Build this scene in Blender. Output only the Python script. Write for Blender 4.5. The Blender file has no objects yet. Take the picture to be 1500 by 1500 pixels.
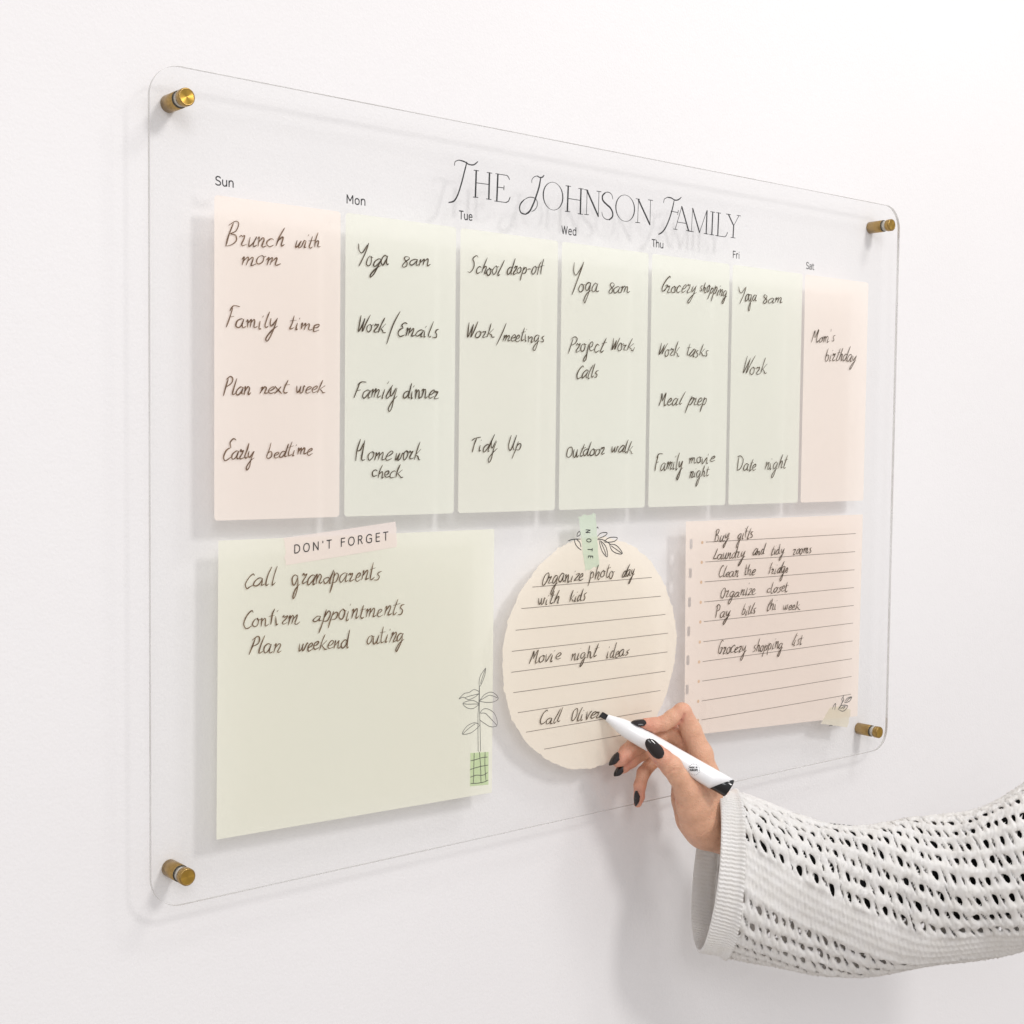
import bpy, bmesh, math, random
import numpy as np
from mathutils import Vector, Matrix

random.seed(7)
rng = np.random.default_rng(7)
S = bpy.context.scene
C = S.collection

# ------------------------------------------------------------------ camera
F = 2.04462                                   # focal length / picture width * 1.5
CAM = np.array([-0.4375, -0.92226, -0.26291])
AX, AY, AZ = 1.52038, -0.01088, -0.69607


def rotm(ax, ay, az):
    cx, sx, cy, sy, cz, sz = math.cos(ax), math.sin(ax), math.cos(ay), math.sin(ay), math.cos(az), math.sin(az)
    return (np.array([[cz, -sz, 0], [sz, cz, 0], [0, 0, 1]]) @ np.array([[cy, 0, sy], [0, 1, 0], [-sy, 0, cy]])
            @ np.array([[1, 0, 0], [0, cx, -sx], [0, sx, cx]]))


R = rotm(AX, AY, AZ)
cd = bpy.data.cameras.new('camera')
cam = bpy.data.objects.new('camera', cd)
C.objects.link(cam)
cd.sensor_width = 36
cd.lens = F * 36 / 1.5
cd.clip_start, cd.clip_end = 0.01, 100
M4 = Matrix([list(R[0]) + [CAM[0]], list(R[1]) + [CAM[1]], list(R[2]) + [CAM[2]], [0, 0, 0, 1]])
cam.matrix_world = M4
S.camera = cam

# ------------------------------------------------------------------ light of the room
W = bpy.data.worlds.new('World')
S.world = W
W.use_nodes = True
nt = W.node_tree
bg = nt.nodes['Background']
tc = nt.nodes.new('ShaderNodeTexCoord')
sp = nt.nodes.new('ShaderNodeSeparateXYZ')
rp = nt.nodes.new('ShaderNodeValToRGB')
mr = nt.nodes.new('ShaderNodeMapRange')
mr.inputs[1].default_value = -1
mr.inputs[2].default_value = 1
nt.links.new(tc.outputs['Generated'], sp.inputs[0])
nt.links.new(sp.outputs[2], mr.inputs[0])
nt.links.new(mr.outputs[0], rp.inputs[0])
rp.color_ramp.elements[0].position = 0.15
rp.color_ramp.elements[0].color = (0.56, 0.505, 0.46, 1)     # floor side of the room
rp.color_ramp.elements[1].position = 0.8
rp.color_ramp.elements[1].color = (0.90, 0.90, 0.93, 1)      # pale ceiling side
nt.links.new(rp.outputs[0], bg.inputs[0])
bg.inputs[1].default_value = 0.88


def area(name, loc, target, size, power, col):
    l = bpy.data.lights.new(name, 'AREA')
    l.shape = 'DISK'
    l.size = size
    l.energy = power
    l.color = col
    o = bpy.data.objects.new(name, l)
    C.objects.link(o)
    o.location = loc
    o.rotation_euler = (Vector(target) - Vector(loc)).to_track_quat('-Z', 'Y').to_euler()
    return o


area('ceiling_or_fill_lamp', (1.03, -2.66, 1.59), (0.4, 0, -0.3), 0.6, 34, (1.0, 0.975, 0.955))
area('ceiling_or_fill_lamp', (-1.3, -2.9, 1.1), (0.4, 0, -0.3), 1.2, 22, (0.97, 0.975, 1.0))  # upper-left lamp, widened and lowered as a fill for the arm's shadow
area('ceiling_or_fill_lamp', (1.3, -1.25, 1.55), (1.15, -0.9, -0.7), 0.5, 11, (1.0, 0.98, 0.96))  # added fill lamp, placed to brighten the top of the sleeve
S.view_settings.view_transform = 'Standard'
S.view_settings.look = 'None'
S.view_settings.exposure = 0.03
S.view_settings.gamma = 1.0
S.cycles.max_bounces = 12
S.cycles.transparent_max_bounces = 24

# ------------------------------------------------------------------ measuring helpers
D0 = 1.2845                                   # distance from camera to the pen tip along the view axis


def ray(u, v):
    return R @ np.array([(u - 750) / (F * 1000), -(v - 750) / (F * 1000), -1.0])


def on(u, v, y):                              # point at depth y (board front is y=0, wall y=0.022)
    d = ray(u, v)
    return CAM + d * ((y - CAM[1]) / d[1])


def at(u, v, mm):                             # point mm millimetres behind (+) or before (-) the pen tip distance
    return CAM + ray(u, v) * (D0 + mm / 1000)


def hz(x, y, mm):                             # same, in hand close-up coordinates
    return at(860 + x * .17333, 1000 + y * .17333, mm)


MM = 1.0 / 1000


def lin(*c):
    return tuple(((x / 255) / 12.92 if x / 255 <= .04045 else ((x / 255 + .055) / 1.055) ** 2.4) for x in c)


# ------------------------------------------------------------------ materials
def mat(name):
    m = bpy.data.materials.new(name)
    m.use_nodes = True
    return m, m.node_tree, m.node_tree.nodes['Principled BSDF']


def noise(nt, scale, detail=3, vec=None, rough=.5):
    n = nt.nodes.new('ShaderNodeTexNoise')
    n.inputs['Scale'].default_value = scale
    n.inputs['Detail'].default_value = detail
    n.inputs['Roughness'].default_value = rough
    if vec is None:
        t = nt.nodes.new('ShaderNodeNewGeometry')
        vec = t.outputs['Position']
    nt.links.new(vec, n.inputs['Vector'])
    return n


def bump(nt, h, dist, strength, b):
    k = nt.nodes.new('ShaderNodeBump')
    k.inputs['Distance'].default_value = dist
    k.inputs['Strength'].default_value = strength
    nt.links.new(h, k.inputs['Height'])
    nt.links.new(k.outputs[0], b.inputs['Normal'])
    return k


def mixcol(nt, fac, a, b, lo=.35, hi=.65):
    r = nt.nodes.new('ShaderNodeValToRGB')
    r.color_ramp.elements[0].position = lo
    r.color_ramp.elements[1].position = hi
    r.color_ramp.elements[0].color = (*a, 1)
    r.color_ramp.elements[1].color = (*b, 1)
    nt.links.new(fac, r.inputs[0])
    return r.outputs[0]


def flat(name, col, rough=.5, var=.04, scale=30, metallic=0, coat=0):
    m, nt, b = mat(name)
    n = noise(nt, scale)
    c0 = tuple(x * (1 - var) for x in col)
    c1 = tuple(min(1, x * (1 + var)) for x in col)
    nt.links.new(mixcol(nt, n.outputs[0], c0, c1), b.inputs['Base Color'])
    b.inputs['Roughness'].default_value = rough
    b.inputs['Metallic'].default_value = metallic
    b.inputs['Coat Weight'].default_value = coat
    return m


m_wall, nt, b = mat('painted_wall')
n1 = noise(nt, 2.2, 2)
nt.links.new(mixcol(nt, n1.outputs[0], (.80, .786, .79), (.82, .808, .812)), b.inputs['Base Color'])
b.inputs['Roughness'].default_value = .7
b.inputs['Specular IOR Level'].default_value = .3
n2 = noise(nt, 420, 4, rough=.6)
n3 = noise(nt, 60, 2)
ad = nt.nodes.new('ShaderNodeMath')
ad.operation = 'ADD'
nt.links.new(n2.outputs[0], ad.inputs[0])
nt.links.new(n3.outputs[0], ad.inputs[1])
bump(nt, ad.outputs[0], .0007, .38, b)

# thin clear acrylic: the faces let light through and mirror by Fresnel
m_acr = bpy.data.materials.new('clear_acrylic')
m_acr.use_nodes = True
nt = m_acr.node_tree
nt.nodes.clear()
out = nt.nodes.new('ShaderNodeOutputMaterial')
mx = nt.nodes.new('ShaderNodeMixShader')
tr = nt.nodes.new('ShaderNodeBsdfTransparent')
tr.inputs[0].default_value = (.997, .998, .997, 1)
gl = nt.nodes.new('ShaderNodeBsdfGlossy')
gl.inputs['Roughness'].default_value = .03
fr = nt.nodes.new('ShaderNodeFresnel')
gq = nt.nodes.new('ShaderNodeNewGeometry')         # the same mirror strength seen from either side of a face
ir = nt.nodes.new('ShaderNodeMapRange')
ir.inputs[3].default_value, ir.inputs[4].default_value = 1.34, 1 / 1.34
nt.links.new(gq.outputs['Backfacing'], ir.inputs[0])
nt.links.new(ir.outputs[0], fr.inputs[0])
nt.links.new(fr.outputs[0], mx.inputs[0])
nt.links.new(tr.outputs[0], mx.inputs[1])
nt.links.new(gl.outputs[0], mx.inputs[2])
nt.links.new(mx.outputs[0], out.inputs[0])
# polished edge of the sheet
m_edge = bpy.data.materials.new('acrylic_edge')
m_edge.use_nodes = True
nt = m_edge.node_tree
nt.nodes.clear()
out = nt.nodes.new('ShaderNodeOutputMaterial')
mx = nt.nodes.new('ShaderNodeMixShader')
mx2 = nt.nodes.new('ShaderNodeMixShader')
tr = nt.nodes.new('ShaderNodeBsdfTransparent')
tr.inputs[0].default_value = (.86, .86, .85, 1)
df = nt.nodes.new('ShaderNodeBsdfDiffuse')
df.inputs[0].default_value = (.60, .58, .55, 1)
gl = nt.nodes.new('ShaderNodeBsdfGlossy')
gl.inputs['Roughness'].default_value = .12
n = noise(nt, 9, 2)
mm = nt.nodes.new('ShaderNodeMapRange')
mm.inputs[1].default_value, mm.inputs[2].default_value = .35, .65
mm.inputs[3].default_value, mm.inputs[4].default_value = .25, .75
nt.links.new(n.outputs[0], mm.inputs[0])
nt.links.new(mm.outputs[0], mx.inputs[0])
nt.links.new(tr.outputs[0], mx.inputs[1])
nt.links.new(df.outputs[0], mx.inputs[2])
mx2.inputs[0].default_value = .3
nt.links.new(mx.outputs[0], mx2.inputs[1])
nt.links.new(gl.outputs[0], mx2.inputs[2])
nt.links.new(mx2.outputs[0], out.inputs[0])


def print_mat(name, ca, cb, alpha=.19, scale=5, glow=.28):
    """ink film printed on the acrylic: a little light passes"""
    m, nt, b = mat(name)
    n = noise(nt, scale, 1.5)
    nt.links.new(mixcol(nt, n.outputs[0], ca, cb, .3, .7), b.inputs['Base Color'])
    b.inputs['Roughness'].default_value = .45
    b.inputs['Specular IOR Level'].default_value = .2
    o = nt.nodes['Material Output']
    t = nt.nodes.new('ShaderNodeBsdfTransparent')
    t.inputs[0].default_value = (*[min(1, .5 + .5 * x) for x in ca], 1)
    x = nt.nodes.new('ShaderNodeMixShader')
    x.inputs[0].default_value = alpha
    tl = nt.nodes.new('ShaderNodeBsdfTranslucent')
    tl.inputs[0].default_value = (*[min(1, .5 + .5 * x) for x in ca], 1)
    y = nt.nodes.new('ShaderNodeMixShader')
    y.inputs[0].default_value = glow
    nt.links.new(b.outputs[0], y.inputs[1])
    nt.links.new(tl.outputs[0], y.inputs[2])
    nt.links.new(y.outputs[0], x.inputs[1])
    nt.links.new(t.outputs[0], x.inputs[2])
    nt.links.new(x.outputs[0], o.inputs[0])
    return m


def sc(c, k=1.06):
    return tuple(x * k for x in c)


def pr(name, c, **k):
    return print_mat(name, tuple(x * 1.01 for x in c), tuple(x * y for x, y in zip(c, (1.0, .985, .975))), **k)


m_pink = pr('blush_print', (.99, .90, .825))
m_green = pr('sage_print', (.905, .92, .82))
m_green2 = pr('sage_blush_print', (.91, .92, .82), scale=3)
m_note = pr('sage_note_print', (.905, .905, .775), scale=4)
m_round = pr('cream_note_print', (.985, .905, .775), scale=6)
m_rose = pr('rose_note_print', (.975, .86, .77))
m_tapep = print_mat('blush_tape', lin(252, 240, 234), lin(250, 236, 230), .2)
m_tapeg = print_mat('mint_tape', lin(222, 236, 216), lin(216, 231, 210), .2, 40)
m_tapec = print_mat('cream_tape', lin(238, 231, 212), lin(232, 224, 203), .2, 40)
m_pot = print_mat('leaf_green_block', lin(212, 230, 184), lin(206, 225, 178), .2, 40)
m_ink = flat('black_print', (.012, .012, .014), .4, .1)
m_inksoft = flat('grey_print', (.09, .09, .085), .5, .15)
m_line = flat('ruled_line_print', (.19, .15, .125), .5, .1)
m_bullet = flat('bullet_print', lin(212, 180, 150), .5, .05)


def marker_ink(name, col, a):
    m, nt, b = mat(name)
    b.inputs['Base Color'].default_value = (*col, 1)
    b.inputs['Roughness'].default_value = .35
    n = noise(nt, 500, 3)
    r = nt.nodes.new('ShaderNodeMapRange')
    r.inputs[1].default_value, r.inputs[2].default_value = .35, .7
    r.inputs[3].default_value, r.inputs[4].default_value = a, min(1, a + .25)
    nt.links.new(n.outputs[0], r.inputs[0])
    o = nt.nodes['Material Output']
    t = nt.nodes.new('ShaderNodeBsdfTransparent')
    t.inputs[0].default_value = (.9, .72, .55, 1)
    x = nt.nodes.new('ShaderNodeMixShader')
    nt.links.new(r.outputs[0], x.inputs[0])
    nt.links.new(t.outputs[0], x.inputs[1])
    nt.links.new(b.outputs[0], x.inputs[2])
    nt.links.new(x.outputs[0], o.inputs[0])
    return m


m_brown = marker_ink('thin_brown_marker_ink', (.075, .034, .015), .68)
m_dark = marker_ink('dark_marker_ink', (.035, .023, .011), .8)

m_brass, nt, b = mat('brushed_brass')
b.inputs['Metallic'].default_value = 1
n = noise(nt, 900, 3)
nt.links.new(mixcol(nt, n.outputs[0], (.34, .215, .07), (.44, .29, .105)), b.inputs['Base Color'])
b.inputs['Roughness'].default_value = .34
m_brassf, nt, b = mat('turned_brass_face')
b.inputs['Metallic'].default_value = 1
b.inputs['Base Color'].default_value = (.46, .285, .06, 1)
b.inputs['Roughness'].default_value = .32
b.inputs['Anisotropic'].default_value = .85
tg = nt.nodes.new('ShaderNodeTangent')
tg.direction_type = 'RADIAL'
tg.axis = 'Y'
nt.links.new(tg.outputs[0], b.inputs['Tangent'])
m_rubber = flat('dark_gasket', (.05, .045, .035), .5)
m_clear = flat('frosted_spacer', (.55, .52, .46), .2, .03)

m_barrel = flat('white_glossy_plastic', (.86, .86, .87), .22, .01)
m_blackp = flat('black_plastic', (.006, .006, .007), .12, .1)
m_nib = flat('black_felt', (.012, .012, .013), .8, .3, 900)
m_nail, nt, b = mat('black_nail_polish')
b.inputs['Base Color'].default_value = (.010, .004, .004, 1)
b.inputs['Roughness'].default_value = .10
b.inputs['Specular IOR Level'].default_value = .3
b.inputs['Coat Weight'].default_value = .55
b.inputs['Coat Roughness'].default_value = .03

m_skin, nt, b = mat('skin')
att = nt.nodes.new('ShaderNodeAttribute')
att.attribute_name = 'tone'
n = noise(nt, 160, 4)
base = mixcol(nt, att.outputs['Fac'], (.72, .405, .265), (.68, .305, .215), 0, 1)
nm = nt.nodes.new('ShaderNodeMix')
nm.data_type = 'RGBA'
nm.blend_type = 'MULTIPLY'
nm.inputs['Factor'].default_value = .35
nt.links.new(base, nm.inputs['A'])
nt.links.new(mixcol(nt, n.outputs[0], (.72, .66, .62), (1, 1, 1), .3, .62), nm.inputs['B'])
nt.links.new(nm.outputs['Result'], b.inputs['Base Color'])
b.inputs['Roughness'].default_value = .46
b.inputs['Subsurface Weight'].default_value = .16
b.inputs['Subsurface Radius'].default_value = (1, .35, .2)
b.inputs['Subsurface Scale'].default_value = .004
vo = nt.nodes.new('ShaderNodeTexVoronoi')
vo.inputs['Scale'].default_value = 900
gp = nt.nodes.new('ShaderNodeNewGeometry')
nt.links.new(gp.outputs['Position'], vo.inputs['Vector'])
n4 = noise(nt, 500, 4)
ad = nt.nodes.new('ShaderNodeMath')
ad.operation = 'ADD'
nt.links.new(vo.outputs[0], ad.inputs[0])
nt.links.new(n4.outputs[0], ad.inputs[1])
bump(nt, ad.outputs[0], .0007, .6, b)

m_knit, nt, b = mat('white_cotton_knit')
n = noise(nt, 1500, 3)
n5 = noise(nt, 90, 2)
nt.links.new(mixcol(nt, n5.outputs[0], (.94, .92, .885), (.96, .945, .925)), b.inputs['Base Color'])
b.inputs['Roughness'].default_value = .9
b.inputs['Specular IOR Level'].default_value = .15
b.inputs['Sheen Weight'].default_value = .3
bump(nt, n.outputs[0], .0009, 1.0, b)
o = nt.nodes['Material Output']
t = nt.nodes.new('ShaderNodeBsdfTranslucent')
t.inputs[0].default_value = (.85, .78, .68, 1)
x = nt.nodes.new('ShaderNodeMixShader')
x.inputs[0].default_value = .14
nt.links.new(b.outputs[0], x.inputs[1])
nt.links.new(t.outputs[0], x.inputs[2])
nt.links.new(x.outputs[0], o.inputs[0])
m_under = flat('black_jersey', (.006, .006, .007), .9, .2, 400)


# ------------------------------------------------------------------ object helpers
def link(name, me, parent=None, mats=(), smooth=False):
    for m in mats:
        me.materials.append(m)
    if smooth:
        me.polygons.foreach_set('use_smooth', [True] * len(me.polygons))
    o = bpy.data.objects.new(name, me)
    C.objects.link(o)
    if parent is not None:
        o.parent = parent
        o.matrix_parent_inverse = Matrix.Translation(-Vector(parent.location))
    return o


def mesh(name, v, f, mi=None):
    me = bpy.data.meshes.new(name)
    me.from_pydata([tuple(map(float, p)) for p in v], [], [tuple(map(int, q)) for q in f])
    if mi is not None:
        me.polygons.foreach_set('material_index', mi)
    me.update()
    return me


def thing(name, label, cat, loc, group=None):
    o = bpy.data.objects.new(name, None)
    o.empty_display_size = .02
    C.objects.link(o)
    o.location = loc
    o['label'] = label
    o['category'] = cat
    if group:
        o['group'] = group
    bpy.context.view_layer.update()
    return o


def smooth_path(p, n=5, closed=False):
    p = [np.array(q, float) for q in p]
    if len(p) < 3:
        return p
    out = []
    N = len(p)
    for i in range(N if closed else N - 1):
        if closed:
            a, b_, c, d = p[(i - 1) % N], p[i], p[(i + 1) % N], p[(i + 2) % N]
        else:
            a, b_, c, d = p[max(i - 1, 0)], p[i], p[i + 1], p[min(i + 2, N - 1)]
        for k in range(n):
            t = k / n
            out.append(.5 * ((2 * b_) + (-a + c) * t + (2 * a - 5 * b_ + 4 * c - d) * t * t + (-a + 3 * b_ - 3 * c + d) * t ** 3))
    if not closed:
        out.append(p[-1])
    return out


class Ink:
    """flat strokes lying on a plane y = const (x,z in metres)"""

    def __init__(self, y):
        self.y, self.v, self.f, self.k = y, [], [], 0

    def stroke(self, pts, w, taper=.55, wfun=None):
        """pts: list of (x,z); w width"""
        q = [np.array(p, float) for p in pts]
        r = [q[0]]
        for p in q[1:]:
            if np.linalg.norm(p - r[-1]) > 5e-5:
                r.append(p)
        if len(r) < 2:
            r.append(r[0] + np.array([w * .3, w * .3]))
        n = len(r)
        self.k += 1
        y = self.y - 2e-6 * (self.k % 40)
        b0 = len(self.v)
        for i, p in enumerate(r):
            t = r[min(i + 1, n - 1)] - r[max(i - 1, 0)]
            t = t / (np.linalg.norm(t) + 1e-12)
            nrm = np.array([-t[1], t[0]])
            s = i / (n - 1)
            k = 1 - (1 - taper) * (1 - min(1, s * 6)) - (1 - taper) * (1 - min(1, (1 - s) * 6))
            ww = w * .5 * k * (wfun(s, t) if wfun else 1)
            yy = y - 1.5e-6 * i / n * 10
            if i == 0:
                a = p - t * ww * .9
                self.v.append((a[0], yy, a[1]))
            self.v.append((p[0] + nrm[0] * ww, yy, p[1] + nrm[1] * ww))
            self.v.append((p[0] - nrm[0] * ww, yy, p[1] - nrm[1] * ww))
            if i == n - 1:
                a = p + t * ww * .9
                self.v.append((a[0], yy, a[1]))
        self.f.append((b0, b0 + 2, b0 + 1))
        for i in range(n - 1):
            a = b0 + 1 + 2 * i
            self.f.append((a, a + 1, a + 3, a + 2))
        a = b0 + 1 + 2 * (n - 1)
        self.f.append((a, a + 1, a + 2))

    def px(self, pts, w, **k):
        self.stroke([on(u, v, self.y)[[0, 2]] for u, v in pts], w, **k)

    def build(self, name, m, parent, label=None):
        o = link(name, mesh(name, self.v, self.f), parent, [m])
        if label:
            o['label'] = label
        return o


def slab(name, outline, y, t, m, parent, holes=()):
    """flat sheet: outline [(x,z)], front face at y, thickness t to the back (0: a printed ink film)"""
    bm = bmesh.new()
    loops = []
    for lp in (outline,) + tuple(holes):
        vs = [bm.verts.new((p[0], y, p[1])) for p in lp]
        loops.append([bm.edges.new((vs[i], vs[(i + 1) % len(vs)])) for i in range(len(vs))])
    es = [e for l in loops for e in l]
    bmesh.ops.triangle_fill(bm, use_beauty=True, edges=es)
    bmesh.ops.recalc_face_normals(bm, faces=bm.faces)
    fs = list(bm.faces)
    if fs and fs[0].normal.y > 0:
        bmesh.ops.reverse_faces(bm, faces=fs)
    if t > 0:
        r = bmesh.ops.extrude_face_region(bm, geom=list(bm.faces))
        for e in r['geom']:
            if isinstance(e, bmesh.types.BMVert):
                e.co.y += t
        bmesh.ops.recalc_face_normals(bm, faces=bm.faces)
    me = bpy.data.meshes.new(name)
    bm.to_mesh(me)
    bm.free()
    return link(name, me, parent, [m])


def rrect(x0, x1, z0, z1, r, n=6):
    p = []
    for cx, cz, a in ((x1 - r, z1 - r, 0), (x0 + r, z1 - r, 90), (x0 + r, z0 + r, 180), (x1 - r, z0 + r, 270)):
        for k in range(n + 1):
            t = math.radians(a + 90 * k / n)
            p.append((cx + r * math.cos(t), cz + r * math.sin(t)))
    return p


# ------------------------------------------------------------------ the wall
YW = .022
wv, wf = [], []
for i in range(2):
    for j in range(2):
        wv.append((-4 + 9 * i, YW, -1.9 + 4.0 * j))
wall = link('wall', mesh('wall', wv + [(x, YW + .1, z) for x, _, z in wv],
                         [(0, 2, 3, 1), (4, 5, 7, 6), (0, 1, 5, 4), (2, 6, 7, 3), (0, 4, 6, 2), (1, 3, 7, 5)]), None, [m_wall])
wall['kind'] = 'structure'

# ------------------------------------------------------------------ the acrylic board
BW, BH = .889, .6037
board = thing('planner_board', 'large clear acrylic weekly planner with pastel columns and notes mounted on the white wall',
              'planner board', (BW / 2, 0, -BH))
pl = link('acrylic_panel', bpy.data.meshes.new('tmp'), board)
bpy.data.objects.remove(pl)
T = .003
op = rrect(0, BW, -BH, 0, .024, 14)
n = len(op)
pv = [(x, 0, z) for x, z in op] + [(x, T, z) for x, z in op]
e1 = .00035
pf = [tuple(range(n))[::-1], tuple(range(n, 2 * n))] + [(i, (i + 1) % n, n + (i + 1) % n, n + i) for i in range(n)]
panel = link('acrylic_panel', mesh('acrylic_panel', pv, pf, [0, 0] + [1] * n), board, [m_acr, m_edge])
panel['label'] = 'clear acrylic sheet with rounded corners'
bm = bmesh.new()
bm.from_mesh(panel.data)
bmesh.ops.recalc_face_normals(bm, faces=bm.faces)
bm.to_mesh(panel.data)
bm.free()

YP = .0007                                 # the print is on the back of the sheet
YI = -.0003                                    # the marker ink is on its front

# seven day columns
x0, pitch, gap, zt, zb = .0503, .11276, .0046, -.0868, -.3232
cols = []
names = ['Sun', 'Mon', 'Tue', 'Wed', 'Thu', 'Fri', 'Sat']
cm = [m_pink, m_green, m_green2, m_green, m_green, m_green, m_pink]
tint = ['blush', 'sage', 'sage', 'sage', 'sage', 'sage', 'blush']
full = ['Sunday', 'Monday', 'Tuesday', 'Wednesday', 'Thursday', 'Friday', 'Saturday']
for i in range(7):
    a = x0 + i * pitch
    o = slab('day_column', rrect(a, a + pitch - gap, zb, zt, .0028), YP, 0, cm[i], board)
    o['label'] = f'{tint[i]} {full[i]} column'
    cols.append(o)

# ---- lettering: plain sans for the printed words (cap height 1)
SANS = {
    'S': (.62, '.52,.86 .4,.98 .18,.98 .06,.8 .12,.6 .42,.46 .54,.28 .46,.06 .2,0 .02,.12'),
    'u': (.6, '.07,.7 .07,.22 .2,.0 .38,.04 .48,.2;.48,.7 .48,0'),
    'n': (.6, '.07,.7 .07,0;.07,.48 .2,.7 .4,.68 .48,.48 .48,0'),
    'M': (.88, '.07,0 .07,1;.07,1 .4,.3;.4,.3 .73,1;.73,1 .73,0'),
    'o': (.62, '.28,.7 .1,.6 .05,.35 .1,.1 .28,0 .46,.1 .51,.35 .46,.6 .28,.7'),
    'T': (.6, '.28,0 .28,1;0,.99 .56,.99'),
    'e': (.6, '.05,.38 .48,.38;.48,.38 .42,.64 .26,.71 .1,.6 .05,.35 .1,.08 .28,0 .46,.08'),
    'W': (.95, '0,1 .2,0;.2,0 .42,1;.42,1 .64,0;.64,0 .84,1'),
    'd': (.62, '.5,1 .5,0;.5,.55 .3,.7 .1,.6 .05,.35 .1,.1 .28,0 .5,.15'),
    'h': (.6, '.07,1 .07,0;.07,.48 .2,.7 .4,.68 .48,.48 .48,0'),
    'F': (.56, '.07,0 .07,1;.07,.99 .5,.99;.07,.54 .46,.54'),
    'r': (.4, '.07,.7 .07,0;.07,.45 .18,.68 .34,.7'),
    'i': (.22, '.08,.7 .08,0;.08,.93 .09,.98'),
    'a': (.58, '.08,.6 .22,.71 .4,.66 .46,.48 .46,0;.46,.42 .18,.4 .04,.22 .1,.02 .28,0 .46,.16'),
    't': (.4, '.14,.92 .14,.18 .22,.0 .36,.02;0,.7 .34,.7'),
    'D': (.76, '.07,0 .07,1;.07,.99 .4,.97 .62,.75 .66,.5 .62,.25 .4,.03 .07,.01'),
    'O': (.82, '.38,1 .14,.88 .04,.5 .14,.12 .38,0 .62,.12 .72,.5 .62,.88 .38,1'),
    'N': (.78, '.07,0 .07,1;.07,1 .63,0;.63,0 .63,1'),
    'R': (.66, '.07,0 .07,1;.07,.99 .38,.98 .5,.76 .38,.54 .07,.52;.3,.52 .54,0'),
    'G': (.8, '.66,.82 .5,.98 .26,.97 .08,.78 .04,.5 .1,.16 .34,0 .58,.04 .66,.16;.66,.16 .66,.48;.66,.48 .42,.48'),
    'E': (.6, '.07,0 .07,1;.07,.99 .5,.99;.07,.54 .46,.54;.07,.01 .5,.01'),
    'A': (.72, '0,0 .32,1;.32,1 .64,0;.12,.34 .52,.34'),
    'I': (.24, '.08,0 .08,1'), 'U': (.7, '.07,1 .07,.3 .2,.02 .42,.02 .56,.3 .56,1'),
    'P': (.6, '.07,0 .07,1;.07,.99 .38,.98 .5,.74 .38,.5 .07,.48'),
    "'": (.22, '.07,1 .07,.78'), ' ': (.4, ''), '.': (.2, '.05,.02 .07,.05'),
}


def parse(s):
    return [[tuple(map(float, q.split(','))) for q in st.split()] for st in s.split(';') if st.strip()]


def sans_px(ink, text, p0, p1, cap, w, track=0, slant=0):
    tot = sum(SANS[c][0] + track for c in text) - track - .08
    p0, p1 = np.array(p0, float), np.array(p1, float)
    dx = (p1 - p0) / tot
    L = np.linalg.norm(p1 - p0)
    up = np.array([slant * cap, -cap])
    x = 0
    for c in text:
        for st in parse(SANS[c][1]):
            pts = smooth_path(st, 4) if len(st) > 2 else st
            ink.px([p0 + dx * (x + a) + up * b_ for a, b_ in pts], w, taper=1)
        x += SANS[c][0] + track


day_pos = [((315.5, 270.5), (342, 274.5), 12), ((507.5, 297.5), (535, 301), 11.8), ((672.7, 320.5), (692, 323), 11.3),
           ((823, 342.3), (844, 345), 11), ((955, 361), (971.5, 363.5), 10), ((1073.5, 377.5), (1083, 379), 9.5),
           ((1181, 393.5), (1192, 395), 9)]
for nme, fu, (a, b_, cap) in zip(names, full, day_pos):
    k = Ink(YP - .0001)
    sans_px(k, nme, a, b_, cap * 1.04, .00098, .06)
    k.build('day_name', m_ink, board, f'printed word {nme}')

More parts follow.
